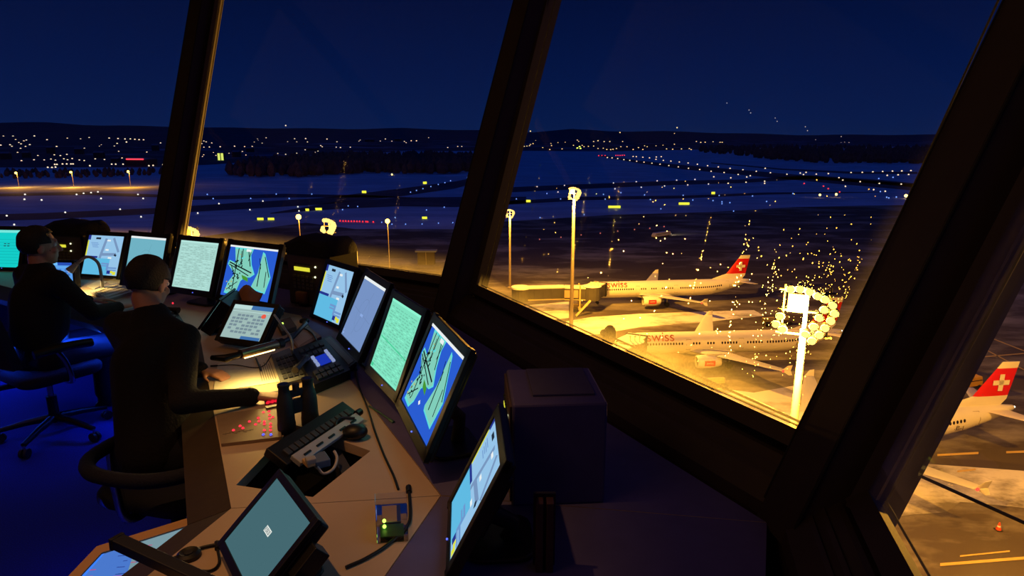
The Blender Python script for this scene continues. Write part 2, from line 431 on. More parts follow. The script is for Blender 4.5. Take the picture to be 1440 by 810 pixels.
for k in range(4):
    g = .0015; d = (V[k+1]-V[k]).normalized()
    root = thing('control_console', clab[k], 'console', (0,0,0), 0, 'ring of beige control consoles'); CONS.append(root)
    a, b = V[k]+d*g, V[k+1]-d*g; am, bm_ = voff(k,.62)+d*g, voff(k+1,.62)-d*g
    out = [a, b, bm_, am]
    if k == 2:      # the recess cut into the top
        hole = [at(332,682,DZ), at(440,699,DZ), at(521,634,DZ), at(414,597,DZ)]
        hole = [Vector((h.x,h.y)) for h in hole]
        bm = bmesh.new(); ed = []
        for lp in (out, hole):
            vv = [bm.verts.new((p.x,p.y,DZ)) for p in lp]
            ed += [bm.edges.new((vv[q], vv[(q+1)%len(vv)])) for q in range(len(vv))]
        bmesh.ops.triangle_fill(bm, use_beauty=True, edges=ed)
        for f in bm.faces:
            if f.normal.z < 0: f.normal_flip()
        for lp in (out, hole):
            for q in range(len(lp)):
                p1, p2 = lp[q], lp[(q+1)%len(lp)]
                vs = [bm.verts.new((p.x,p.y,z)) for p, z in ((p1,DZ),(p2,DZ),(p2,DZ-.04),(p1,DZ-.04))]; bm.faces.new(vs)
        me = bpy.data.meshes.new('desk_top'); bm.to_mesh(me); bm.free(); me.materials.append(desk_m)
        o = bpy.data.objects.new('desk_top', me); COL.objects.link(o); o.parent = root
        mb = MB(); n = len(hole); c = sum(hole, Vector((0,0)))/n
        ho = [c+(h-c)*1.02 for h in hole]
        mb.add([(p.x,p.y,DZ-.035) for p in ho]+[(p.x,p.y,DZ-.20) for p in ho], [(q,(q+1)%n,n+(q+1)%n,n+q) for q in range(n)]+[(4,5,6,7)], black)
        tr_ = mb.build('recess_tray', root); tr_['label'] = 'black tray sunk into the desk'
    else:
        mb = MB(); mb.prism([tuple(p) for p in out], DZ-.04, DZ, desk_m); mb.build('desk_top', root)
    mb = MB(); mb.prism([tuple(p) for p in (am+lnorm(k)*.004, bm_+lnorm(k)*.004, BK[k+1]-d*g, BK[k]+d*g)], DZ-.04, DZ, desk_m, box_m); mb.build('rear_shelf', root)  # blue-grey top: the cool light on the shelf is put into its colour
    # padded sloping front edge
    fa, fb = V[k]+d*g, V[k+1]-d*g; ia, ib = voff(k,-.13)+d*g, voff(k+1,-.13)-d*g
    mb = MB()
    vs = [(fa.x,fa.y,DZ-.001),(fb.x,fb.y,DZ-.001),(ib.x,ib.y,DZ-.05),(ia.x,ia.y,DZ-.05),(fa.x,fa.y,DZ-.08),(fb.x,fb.y,DZ-.08),(ib.x,ib.y,DZ-.09),(ia.x,ia.y,DZ-.09)]
    mb.add(vs, [(0,3,2,1),(4,5,6,7),(0,1,5,4),(1,2,6,5),(2,3,7,6),(3,0,4,7)], fascia_m); mb.build('padded_edge', root)
    pa, pb = voff(k,.38)+d*g, voff(k+1,.38)-d*g; qa, qb = voff(k,.42)+d*g, voff(k+1,.42)-d*g
    mb = MB(); mb.prism([tuple(p) for p in (pa,pb,qb,qa)], 0, DZ-.04, base_m); mb.build('front_panel', root)

# ------------------------------------------------------------------ screens
white = (235,240,240)
def E(n, rgb, s=1.0): return emit('screen '+n, rgb, s)
def rect(u0, v0, u1, v1): return [(u0,v0),(u1,v0),(u1,v1),(u0,v1)]
def line(u0, v0, u1, v1, w):
    d = Vector((u1-u0, v1-v0)); d = d.normalized() if d.length else Vector((1,0)); n = Vector((-d.y,d.x))*w/2
    return [(u0+n.x,v0+n.y),(u0-n.x,v0-n.y),(u1-n.x,v1-n.y),(u1+n.x,v1+n.y)]
def scr_chart():
    r = random.Random(11)
    b = E('chart ground',(150,196,232)); y = E('yellow',(225,225,60)); nv = E('navy',(38,52,140)); gr = E('chart grey',(120,150,190)); cy = E('chart cyan',(96,186,226)); dk = E('dark',(34,44,60)); lb=E('chart lines',(110,150,205))
    L = [(b,[rect(0,0,1,1)]), (cy,[rect(.0,0,.72,.42)]), (gr,[line(.42,.42,.52,.93,.07), line(.92,.6,.72,.95,.06), line(.45,.52,.86,.54,.07)]),
         (lb,[rect(.5,.27,.72,.31),rect(.5,.22,.72,.25),rect(.66,.12,.72,.3),rect(.72,.17,.95,.21),rect(.72,.12,.95,.15)]+[rect(.1+.02*k,.80-.035*k,.3+.03*(k%2),.815-.035*k) for k in range(4)]),
         (y,[rect(0,.46,.035,.86),rect(.86,.02,.95,.10),rect(.80,.06,.86,.12)]), (nv,[rect(0,.42,.36,.47),rect(0,.88,.07,1),rect(.7,.04,.8,.12)]),
         (dk,[rect(.22,.9,.36,.95),line(.82,.53,.88,.5,.05)]), (E('white mark',white),[rect(.55,.86,.65,.9),rect(.55,.62,.64,.66),rect(.66,.42,.76,.46)])]
    return L
def scr_map():
    bl = E('map blue',(42,92,208)); te = E('map teal',(128,206,186)); rim = E('map rim',(96,220,220)); ln = E('map black',(10,14,18)); gn = E('map green',(70,150,50)); wh = E('white mark',white); yl = E('map ochre',(196,176,84))
    def grow(p, k):
        cx = sum(q[0] for q in p)/len(p); cy = sum(q[1] for q in p)/len(p); return [(cx+(q[0]-cx)*k, cy+(q[1]-cy)*k) for q in p]
    P1 = [(.10,.97),(.50,.97),(.47,.84),(.52,.66),(.62,.48),(.54,.41),(.44,.40),(.36,.32),(.32,.14),(.24,.03),(.06,.05),(.10,.26),(.20,.44),(.02,.62),(.04,.70),(.18,.66)]
    P2 = [(.70,.93),(.75,.90),(.95,.46),(.90,.14),(.62,.20),(.60,.25),(.68,.52)]
    r = random.Random(5)
    marks = [line(u,v,u+r.uniform(-.03,.03),v+r.uniform(-.05,.05),.022) for u,v in [(r.uniform(.17,.33),r.uniform(.35,.7)) for k in range(26)]+[(r.uniform(.08,.2),r.uniform(.12,.3)) for k in range(8)]+[(r.uniform(.24,.36),r.uniform(.55,.8)) for k in range(10)]]
    return [(bl,[rect(0,0,1,1)]), (rim,[P1, P2]), (te,[grow(p,.92) for p in (P1,P2)]),
        (ln,[line(.19,.95,.22,.15,.018),line(.40,.93,.50,.62,.018),line(.05,.66,.55,.50,.024),line(.05,.62,.5,.44,.018),line(.28,.95,.31,.68,.016),line(.46,.9,.44,.72,.014),line(.1,.12,.3,.3,.014),line(.66,.8,.72,.6,.012),line(.76,.84,.92,.46,.016),line(.70,.7,.72,.26,.018),line(.84,.56,.86,.26,.014),line(.1,.6,.22,.4,.016),line(.26,.9,.3,.62,.014)]+marks[:30]),
        (yl,marks[30:36]),(rim,marks[36:42]),(gn,[[(.36,.44),(.44,.42),(.50,.40),(.52,.32),(.46,.34),(.40,.36)]]),
        (wh,[rect(0,.965,1,1),[(.44,.21),(.47,.24),(.50,.21),(.47,.18)],rect(.36,.90,.46,.95)])]
def scr_table(bg=(150,222,200), hi=True):
    b = E('table %d' % bg[0], bg); ln = E('table rows %d' % bg[0], tuple(int(c*.87) for c in bg)); lt = E('table cells %d' % bg[0], tuple(min(255,int(c*1.05+8)) for c in bg)); g = E('table mark',(70,205,150))
    r = random.Random(bg[0]); rows = []; cells = []
    for k in range(24):
        v = .05+k*.037; u = .06
        while u < .92:
            wv = r.uniform(.03,.12); (rows if r.random() < .7 else cells).append(rect(u,v,min(.94,u+wv),v+.013)); u += wv+r.uniform(.02,.06)
    return [(b,[rect(0,0,1,1)]), (ln,rows), (lt,cells+[rect(0,.965,1,1),rect(.0,.012,1,.022)]), (g,([line(.03,.46,.98,.40,.016),rect(.02,.02,.09,.07)] if hi else [rect(.02,.02,.05,.03)]))]
def scr_plain(bg, nm):
    b = E('plain '+nm, bg); t = E('plain mark '+nm, tuple(min(255,int(c*1.12)+6) for c in bg)); w = E('white mark',white); d = E('plain dim '+nm, tuple(int(c*.9) for c in bg))
    ring = [line(.5+.2*math.cos(k*PI/9),.45+.26*math.sin(k*PI/9),.5+.2*math.cos((k+1)*PI/9),.45+.26*math.sin((k+1)*PI/9),.006) for k in range(18)]
    return [(b,[rect(0,0,1,1)]), (d,ring+[line(.38,.1,.62,.85,.008),line(.1,.5,.9,.42,.006)]), (w,[rect(0,.955,1,1)]), (t,[rect(.44,.43,.56,.47),rect(.04,.03,.1,.06),rect(.02,.08,.07,.1)])]
def scr_cyan():
    b = E('cyan',(20,205,200)); l = E('cyan pale',(120,230,220)); d = E('dark',(34,44,60)); g = E('cyan lines',(14,170,170))
    return [(b,[rect(0,0,1,1)]), (l,[rect(0,.93,1,1),rect(.02,.05,.06,.3)]), (g,[rect(.02,.1+.08*k,.98,.11+.08*k) for k in range(9)]), (d,[rect(.56+.09*a,.56+.06*b_,.62+.09*a,.58+.06*b_) for a in (0,1) for b_ in (0,1)])]
def scr_buttons(bg, btn, bar, nm):
    b = E('panel '+nm, bg); k_ = E('panel keys '+nm, btn); s = E('panel bar '+nm, bar); rd = E('panel red',(235,90,70)); pl = E('panel pale '+nm, tuple(min(255,int(c*1.15)+8) for c in bg))
    keys = [rect(.08+.105*i,.16+.10*j,.165+.105*i,.225+.10*j) for i in range(8) for j in range(6) if (i*7+j*3) % 5]
    return [(b,[rect(0,0,1,1)]), (pl,[rect(.0,.88,.5,1),rect(.02,.80,.95,.815)]), (k_,keys), (s,[rect(.46,.88,1,1),rect(.5,.0,.98,.09)]), (rd,[[(.84+.06*math.cos(q*PI/4),.72+.07*math.sin(q*PI/4)) for q in range(8)]])]
def scr_blank():
    b = E('blank teal',(68,104,112)); w = E('label white',(225,232,225)); d = E('dark',(34,44,60))
    g = [rect(.44,.49,.58,.57)]
    marks = []
    for k in range(4):     # four blurred characters
        u = .453+.030*k; marks += [rect(u,.505,u+.006,.555), rect(u,.505,u+.02,.512), rect(u,.548,u+.02,.555)] + ([rect(u+.014,.505,u+.02,.555)] if k % 2 else [rect(u,.526,u+.018,.533)])
    return [(b,[rect(0,0,1,1)]), (w,g), (d,marks)]
def screen_mesh(w, h, layers, name='screen', parent=None, R=None, loc=None):
    mb = MB()
    for li, (mt, polys) in enumerate(layers):
        for p in polys: mb.add([((min(1,max(0,u))-.5)*w, -.0004*li, (min(1,max(0,v))-.5)*h) for u, v in p], [tuple(range(len(p)))], mt)
    return mb.build(name, parent, loc=loc, R=R)
def monitor(label, x, y, zc, yaw, tilt, w, h, layers, bz=.036, group='flat monitors along the consoles', zb=DZ):
    root = thing('monitor', label, 'monitor', (x,y,zb), math.radians(yaw), group)
    c = Vector((0,0,zc-zb)); Rt = Matrix.Rotation(-math.radians(tilt), 3, 'X'); E3 = (-math.radians(tilt),0,0)
    sc_ = screen_mesh(w, h, layers, parent=root, loc=c, R=E3)
    mb = MB(); b = bz
    lo = min(b+.008, max(.02, (zc-zb)-h/2-.006))
    # bezel ring stands 5 mm proud of the glass
    for ctr, sz in (((-w/2-b/2,.004,0),(b,.02,h+b+lo)),((w/2+b/2,.004,0),(b,.02,h+b+lo)),((0,.004,h/2+b/2),(w+2*b,.02,b)),((0,.004,-h/2-lo/2),(w+2*b,.02,lo))):
        mb.box(ctr, sz, bezel)
    fr = mb.build('bezel', root, bevel=.003, loc=c, R=E3)
    mb = MB(); z0, z1 = -h/2-lo+.006, h/2+b-.006; mb.box((0,.017,(z0+z1)/2),(w+2*b-.002,.024,z1-z0),bezel); mb.box((0,.045,.015),(w*.72,.04,h*.62),bezel); mb.build('back_shell', root, bevel=.008, loc=c, R=E3)
    mb = MB(); top = c+Rt @ Vector((0,.06,-h*.18)); mb.tube([(0,.10,.012),(0,.11,max(.03,top.z*.55)),top], [.028,.026,.03], dgrey, 8); mb.build('stand_neck', root, smooth=True)
    mb = MB(); mb.rbox((0,.07,.008),(min(.26,w*.75),.2,.016),black,.05); mb.build('stand_base', root, bevel=.003)
    mb = MB(); mb.sphere((w*.1,-.008,-h/2-lo*.55),.0035,emit('power led blue',(90,110,255),1.5),6,4); mb.build('power_light', root, loc=c, R=E3)
    return root
MON = [
 ('monitor with turquoise page behind the leftmost person', -4.62,5.72,.945,-6,20,.38,.34, scr_cyan()),
 ('upright monitor with pale blue airport chart behind the arched desk lamp', -3.478,5.364,.946,-15.7,22.4,.374,.34, scr_chart()),
 ('monitor with plain teal page behind the head of the second person', -2.751,4.724,1.028,-23,18.8,.374,.34, scr_plain((112,178,196),'teal')),
 ('monitor with pale green table next to the left window mullion', -2.24,4.446,1.038,-25.2,20.7,.381,.34, scr_table((168,214,206), False)),
 ('monitor with blue and teal airport map left of the hooded radio cabinet', -1.717,4.094,1.056,-28.5,20.9,.452,.34, scr_map()),
 ('upright monitor with light blue airport chart right of the yellow radio display', -1.144,3.985,.941,-47.9,21.3,.357,.34, scr_chart()),
 ('monitor with plain slate blue page between airport chart and mint table', -.772,3.201,1.03,-61.6,26,.374,.34, scr_plain((118,146,196),'slate')),
 ('monitor with mint green table left of the large blue map', -.527,2.75,1.014,-61,22,.374,.34, scr_table((128,226,192), True)),
 ('large monitor with blue and teal airport map nearest the binoculars', -.305,2.26,1.023,-69.4,24.6,.452,.34, scr_map()),
 ('edge-on monitor with blue chart in front of the dark blue cabinet', -.108,1.666,.931,-85.7,26.1,.30,.316, scr_chart()),
]
for m_ in MON: monitor(*m_)
# ------------------------------------------------------------------ touch panels
def touch_panel(label, x, y, zc, yaw, tilt, w, h, layers, bz=.02, zb=DZ, depth=.045, foot=True):
    root = thing('touch_panel', label, 'touch screen', (x,y,zb), math.radians(yaw), 'touch panels on the consoles')
    c = Vector((0,0,zc-zb)); E3 = (-math.radians(tilt),0,0); Rt = Matrix.Rotation(-math.radians(tilt), 3, 'X')
    screen_mesh(w, h, layers, parent=root, loc=c, R=E3)
    mb = MB()
    for ctr, sz in (((-w/2-bz/2,.003,0),(bz,.014,h+2*bz)),((w/2+bz/2,.003,0),(bz,.014,h+2*bz)),((0,.003,h/2+bz/2),(w,.014,bz)),((0,.003,-h/2-bz/2),(w,.014,bz))): mb.box(ctr, sz, bezel)
    mb.build('bezel', root, bevel=.002, loc=c, R=E3)
    mb = MB(); mb.box((0,.012+depth/2,0),(w+2*bz-.004,depth,h+2*bz-.004),black); mb.build('back_shell', root, bevel=.006, loc=c, R=E3)
    if foot:
        mb = MB(); b = c+Rt @ Vector((0,.03,-.01)); mb.tube([(0,.075,.008),(0,.075,max(.02,b.z*.6)),b], [.03,.025,.03], dgrey, 8)
        mb.rbox((0,.06,.006),(w*.7,.13,.012),black,.03); mb.build('foot', root, bevel=.002)
    return root
touch_panel('small blue touch panel in front of the leftmost seated person', -3.589,4.97,.862,-6,5.6,.228,.19, scr_buttons((92,160,236),(60,110,196),(40,80,180),'blue'))
touch_panel('pale touch panel with grey buttons and a red spot, centre of the desk', -1.503,3.495,.892,-20.4,41.7,.278,.209, scr_buttons((158,186,182),(118,140,150),(62,110,170),'pale'), bz=.026)
t4 = touch_panel('touch panel turned edge-on between the dark telephone and the pale panel', -1.83,3.84,.885,-84,38,.26,.19, scr_plain((120,170,170),'edge'), bz=.02, depth=.07)
for a in range(5):
    for b in range(3): mb = MB(); mb.box((-.09+.045*a, .085, -.05+.045*b), (.028,.006,.026), crumple_m); mb.build('rear_key', t4, loc=(0,0,.135), R=(-math.radians(38),0,0))
t1 = touch_panel('tilted blank grey-green touch panel with one small white label', -.659,1.522,.876,-53.5,47.5,.279,.21, scr_blank(), bz=.022, depth=.03)
mb = MB()
mb.box((.172,.045,.03),(.05,.05,.09),black); mb.box((.20,.05,-.03),(.05,.05,.06),black); mb.cyl((.19,.03,-.02),(.235,.03,-.02),.012,black,10)
mb.build('side_bracket', t1, bevel=.003, loc=(0,0,.126), R=(-math.radians(47.5),0,0))
for q0_, q1_ in (((.195,.028,-.035),(.225,.028,-.035)),((.217,.028,-.065),(.247,.028,-.065)),((.16,.03,-.08),(.18,.03,-.08))):
    mb = MB(); mb.cyl(q0_,q1_,.006,chrome,8); k_ = mb.build('clamp_screw', t1, smooth=True, loc=(0,0,.126), R=(-math.radians(47.5),0,0)); k_['label'] = 'shiny metal clamp screw'
# beige framed flat panel hung below the desk edge
zt = .60
def inset(P, k):
    c = sum(P, Vector((0,0,0)))/len(P); return [c+(p-c)*k for p in P]
Pf = [at(278,724,zt), at(136,768,zt), at(50,858,zt), at(150,1010,zt), at(330,930,zt)]
c0 = sum(Pf, Vector((0,0,0)))/5
t3 = thing('touch_panel', 'flat touch panel with beige frame below the desk edge in the bottom left corner', 'touch screen', tuple(c0), 0, 'touch panels on the consoles')
loc = [p-c0 for p in Pf]; inn = inset(loc, .86)
mb = MB(); n = 5
mb.add([tuple(p) for p in loc]+[tuple(p) for p in inn]+[tuple(p-Vector((0,0,.04))) for p in loc], [(i,n+i,n+(i+1)%n,(i+1)%n) for i in range(n)]+[(i,(i+1)%n,2*n+(i+1)%n,2*n+i) for i in range(n)]+[tuple(2*n+i for i in reversed(range(n)))], beige_m)
mb.build('frame', t3)
mb = MB(); zz = Vector((0,0,-.006))
mb.quad([p+zz for p in inn], E('t3 blue',(74,120,204)))
cA, cB, cC = inn[0], inn[1], inn[2]
up = Vector((0,0,.0006))
mb.quad([p+zz+up for p in (inn[0], inn[0].lerp(inn[1],.62), inn[2].lerp(inn[3],.75), inn[3], inn[4])], E('t3 teal',(120,150,160)))
r_ = random.Random(2)
for i in range(34):
    a, b = r_.random()*.9+.05, r_.random()*.55+.06
    p = inn[1].lerp(inn[0],a*.8).lerp(inn[2].lerp(inn[3],a),b)+zz+up*2; s_ = r_.uniform(.006,.014)
    mb.quad([p+Vector((-s_,-.001,0)),p+Vector((s_,.002,0)),p+Vector((s_,.006,0)),p+Vector((-s_,.003,0))], E('t3 red',(190,70,120)) if i % 2 else E('t3 navy',(46,70,150)))
mb.quad([p+zz+up for p in (inn[1],inn[1].lerp(inn[0],.03),inn[2].lerp(inn[3],.04)*.6+inn[1].lerp(inn[0],.03)*.4,inn[1]*.6+inn[2]*.4)], E('t3 bright',(60,130,255)))
mb.build('screen', t3)
mb = MB(); q0 = voff(3,-.05).lerp(voff(4,-.05),.35)
mb.tube([(q0.x-c0.x+.1,q0.y-c0.y,.66-c0.z),(0,0,-.03)], .022, dgrey, 8); mb.build('support_arm', t3)

# square boom reaching over that panel
p0, p1 = at(166,762,.86), at(330,838,.84)
o = thing('boom_arm', 'thick dark blue square boom arm lying across the bottom left corner', 'arm', (p1.x,p1.y,DZ))
d = p1-p0; mb = MB(); L_ = d.length
Rm = d.to_track_quat('X','Z').to_matrix()
mb.box((p0+p1)/2-Vector((p1.x,p1.y,DZ)), (L_,.034,.03), mat('dark blue paint',(24,28,48),.45,noise=.08), R=Rm)
mb.build('bar', o, bevel=.003)
mb = MB(); mb.box(p0-Vector((p1.x,p1.y,DZ))-d.normalized()*.004, (.012,.038,.034), black, R=Rm); mb.build('end_cap', o, bevel=.002)
mb = MB(); mb.cyl((0,0,0),(0,0,.10),.02,black,12); mb.lathe([(.05,0),(.05,.012),(.03,.02)],black); mb.build('foot', o, smooth=True)

# ------------------------------------------------------------------ radio cabinets
keyb_m = mat('olive keys',(120,112,70),.5,noise=.08)
disp_m = emit('yellow display',(226,222,60),1.0); panel_m = mat('brown grey panel',(92,78,68),.6,noise=.08,nscale=20)
def radio(label, x, y, yaw, w, d, h, hood, body=black):
    root = thing('radio_cabinet', label, 'radio cabinet', (x,y,DZ), math.radians(yaw), 'radio cabinets behind the chart monitors')
    mb = MB(); mb.box((0,0,h/2),(w,d,h),body); mb.build('housing', root, bevel=.008)
    mb = MB(); mb.box((0,-d/2-.004,h/2),(w*.92,.008,h*.94),panel_m); fp_ = mb.build('front_panel', root, bevel=.002)
    mb = MB(); mb.box((-w*.12,-d/2-.010,h*.70),(w*.36,.006,h*.07),disp_m); dd = mb.build('display', fp_); dd['label'] = 'glowing yellow display'
    for a in range(5):
        mb = MB(); mb.box((-w*.28+w*.08*a,-d/2-.011,h*.80),(w*.045,.006,h*.02),key_m); mb.build('key', fp_)
        for b in range(4): mb = MB(); mb.box((-w*.3+w*.1*a,-d/2-.012,h*.56-h*.07*b),(w*.07,.01,h*.045),keyb_m); mb.build('key', fp_)
    for q, (a, b) in enumerate(((.2,.77),(.18,.58))):
        mb = MB(); mb.sphere((w*a,-d/2-.010,h*b),.007,emit('pilot light',(240,240,190),2),8,5); mb.build('pilot_light', fp_)
    mb = MB(); mb.rbox((-w*.12,-d/2-.03,h*.17),(w*.22,.045,h*.22),crumple_m,.015); mb.tube([(-w*.12,-d/2-.045,h*.1),(-w*.2,-d/2-.06,h*.05),(-w*.3,-d/2-.03,.012)],.004,cable_m,6); mb.build('handset', root, smooth=True)
    if hood:
        mb = MB(); vs = []; N = 10
        for a in range(N+1):
            t = PI*a/N; 
            for b, (yy, k) in enumerate(((-d*.62,.82),(-d*.5,1),(d*.1,1.03),(d*.5,.9))):
                zt_ = h-.005+max(0,math.sin(t))**.6*.115*k+(.012*math.sin(5*t+b) if 0 < a < N else 0); vs.append((-math.cos(t)*w*.56*k, yy, zt_))
        fs = [(a*4+b,(a+1)*4+b,(a+1)*4+b+1,a*4+b+1) for a in range(N) for b in range(3)]
        fs += [tuple(a*4 for a in range(N+1)), tuple(a*4+3 for a in reversed(range(N+1)))]
        mb.add(vs, [tuple(reversed(f)) for f in fs], cloth_m); hd = mb.build('hood', root, smooth=True)
        hd['label'] = 'black cloth cover draped over the top'
    return root
rc = atY(456,400,4.52); radio('black radio cabinet under a cloth hood with yellow display, centre', rc.x, rc.y, -30, .42, .28, .38, True)
rc = atY(112,345,5.75); radio('black radio cabinet under a cloth hood behind the arched lamp', rc.x, rc.y, -14, .42, .30, .34, True)
rb = radio('dark blue grey cabinet on the right, flat topped, behind the edge-on monitor', .14, 2.02, -86, .32, .30, .35, False, box_m)
mb = MB(); mb.box((-.02,.02,.354),(.24,.2,.006),mat('grey card',(86,84,110),.8,noise=.05)); mb.build('top_plate', rb)

# cable duct beside that cabinet
p = at(765,800,DZ); cd = thing('cable_duct', 'short upright dark red cable duct in front of the cabinet', 'cable duct', (p.x,p.y,DZ))
dm = mat('dark red brown paint',(70,44,46),.6,noise=.1)
mb = MB()
for q in (-.014,.014): mb.box((q,0,.105),(.02,.035,.21),dm)
mb.build('channels', cd, bevel=.002); mb = MB(); mb.box((0,.022,.11),(.06,.01,.22),dgrey); mb.build('back_plate', cd)

# ------------------------------------------------------------------ small things on the desks
def rel(P, o): return [q-o for q in P]
def plate(name, label, cat, px, mt, th, z=DZ, group=None):
    P = [at(x,y,z+th) for x,y in px]; c = sum(P, Vector((0,0,0)))/len(P); c.z = z
    r = thing(name, label, cat, tuple(c), 0, group)
    L = [(p.x-c.x, p.y-c.y) for p in P]
    mb = MB(); mb.prism(L, .0005, th, mt)
    return r, L, mb
def onq(L, u, v):    # bilinear point on a quad L: 0->1 is u, 0->3 is v
    a = Vector(L[0]).lerp(Vector(L[1]),u); b = Vector(L[3]).lerp(Vector(L[2]),u); return a.lerp(b,v)
def keys(L, us, vs, wu, wv, z, hgt, mt, par):
    for u in us:
        for v in vs:
            q = [onq(L,u-wu,v-wv),onq(L,u+wu,v-wv),onq(L,u+wu,v+wv),onq(L,u-wu,v+wv)]; mk = MB(); mk.prism([tuple(t) for t in q], z, z+hgt, mt); mk.build('key', par)
# red button panel
r, L, mb = plate('button_panel','beige button panel with glowing red and two blue lights','button panel',[(304,583),(391,571),(396,614),(311,624)],mat('panel beige',(150,128,100),.5,noise=.06),.014)
mb.build('plate', r, bevel=.002)
red_m = emit('red led',(255,40,60),2.2); blue_m = emit('blue led',(70,80,255),2.0)
for x, y in [(317,262),(355,238),(371,250),(408,213),(443,229),(459,193),(463,211),(488,160),(520,155),(493,213),(493,228),(493,262),(523,176),(523,196),(541,188),(528,225),(528,243),(528,262)]:
    q = at(250+x/4.05, 540+y/4.05, DZ+.016)-Vector(r.location); mb = MB(); mb.lathe([(.0055,0),(.0055,.003),(.003,.006)],red_m,8); mb.build('button_light', r, loc=q-Vector((0,0,.003)))
for x, y in [(487,287),(530,287)]:
    q = at(250+x/4.05, 540+y/4.05, DZ+.016)-Vector(r.location); mb = MB(); mb.lathe([(.0055,0),(.0055,.003),(.003,.006)],blue_m,8); b_ = mb.build('button_light', r, loc=q-Vector((0,0,.003))); b_['label'] = 'blue glowing button light'
mb = MB()
for a in range(9): 
    q = onq(L,.08+.055*a,.72-.02*(a%3)); mb.box((q.x,q.y,.0145),(.016+.006*(a%2),.004,.001),print_m,R=Matrix.Rotation(.3*((a%3)-1),3,'Z'))
mb.build('printed_plan', r)
# strip of glowing red keys beside the hand
r, L, mb = plate('key_strip','small key block glowing red under the right hand','button panel',[(370,553),(392,549),(394,570),(374,574)],black,.02)
mb.build('body', r, bevel=.002)
for a in range(3):
    for b in range(2):
        q = onq(L,.2+.3*a,.3+.42*b); mb = MB(); mb.rbox((q.x,q.y,.024),(.014,.02,.008),emit('red key',(235,30,50),1.0),.003); mb.build('key', r)
# lit paper strip board with pen
r, L, mb = plate('paper_sheet','large sheet of white paper lit by the desk lamp between both hands','paper',[(306,512),(380,496),(396,536),(300,551)],paper_m,.003)
mb.build('sheet', r)
mb = MB()
for a in range(7):
    q0, q1 = onq(L,.72+.035*a,.3+.04*(a%3)), onq(L,.72+.035*a,.9); d_ = (q1-q0).normalized()*.0016; n_ = Vector((-d_.y,d_.x)); mb.prism([tuple(q0+n_),tuple(q1+n_),tuple(q1-n_),tuple(q0-n_)],.0031,.0036,print_m)
mb.build('printed_lines', r)
pn = at(364,512,DZ+.008); po = thing('pen','thin dark pen lying across the lit paper','pen',(pn.x,pn.y,DZ+.003))
a_, b_ = at(360,504,DZ+.008)-Vector(po.location), at(367,521,DZ+.008)-Vector(po.location)
mb = MB(); mb.cyl(a_,b_,.0042,black,8); mb.build('barrel', po, smooth=True); mb = MB(); mb.cyl(b_,b_+(b_-a_).normalized()*.014,.004,chrome,8,.0008); mb.build('tip', po)
# grey keypad plate
r, L, mb = plate('keypad','flat grey keypad right of the lit paper','keypad',[(381,499),(407,489),(435,530),(396,540)],mat('keypad grey',(104,108,110),.5,noise=.06),.016)
mb.build('body', r, bevel=.002); keys(L,[.2,.4,.6,.8],[.25,.4,.55,.7,.85],.07,.05,.016,.006,key_m,r)
# telephone console
r, L, mb = plate('telephone_console','dark telephone console with blue and white lit keys below the chart monitor','telephone',[(410,492),(456,476),(493,520),(442,541)],black,.05)
mb.build('body', r, bevel=.006); keys(L,[.2,.35,.5,.65,.8],[.15,.3,.78,.9],.055,.045,.05,.007,key_m,r)
mb = MB(); mb.prism([tuple(onq(L,u,v)) for u,v in ((.42,.42),(.72,.42),(.72,.66),(.42,.66))],.05,.054,emit('blue lcd',(30,56,190),.8)); mb.build('display', r)
keys(L,[.78],[.38,.47,.56,.65],.04,.035,.05,.008,emit('white key',(150,165,210),.8),r); keys(L,[.36],[.42,.52,.62],.04,.035,.05,.008,emit('white key',(150,165,210),.8),r)
q = onq(L,.06,.55); mb = MB(); mb.tube(bez([(q.x-.02,q.y-.09,.066),(q.x-.012,q.y,.074),(q.x-.02,q.y+.09,.066)],5),[.018]*3+[.013]*5+[.018]*3,dgrey,8); mb.build('handset', r, smooth=True)
# adapter with green light, headset stand
def small_box(name, label, cat, px, th, mt):
    r, L, mb = plate(name,label,cat,px,mt,th); mb.build('body', r, bevel=.003); return r, L
r, L = small_box('adapter_box','small clear adapter box with a green light behind the pale touch panel','adapter',[(388,452),(408,446),(417,459),(396,466)],.03,panel_m)
q = onq(L,.3,.4); mb = MB(); mb.sphere((q.x,q.y,.033),.007,emit('green led',(190,255,90),2.5),8,5); mb.build('indicator_light', r)
r, L, mb = plate('paper_tray','stack of loose grey forms behind the telephone console','papers',[(404,471),(434,459),(452,473),(420,490)],mat('dull paper',(150,130,118),.8,noise=.06),.02); mb.build('forms', r)
mb = MB(); mb.prism([tuple(onq(L,u,v)) for u,v in ((.1,.05),(.95,.1),(.9,.8),(.05,.9))],.0202,.0215,mat('dull paper b',(176,160,146),.8,noise=.05)); mb.build('top_form', r)
r, L, mb = plate('wrist_support','long low grey tray in front of the slate blue monitor','tray',[(452,476),(464,472),(502,508),(490,517)],dgrey,.035); mb.build('body', r, bevel=.01)
mb = MB(); mb.prism([tuple(onq(L,u,v)) for u,v in ((.2,.05),(.8,.05),(.8,.95),(.2,.95))],.035,.037,grey); mb.build('inlay', r)
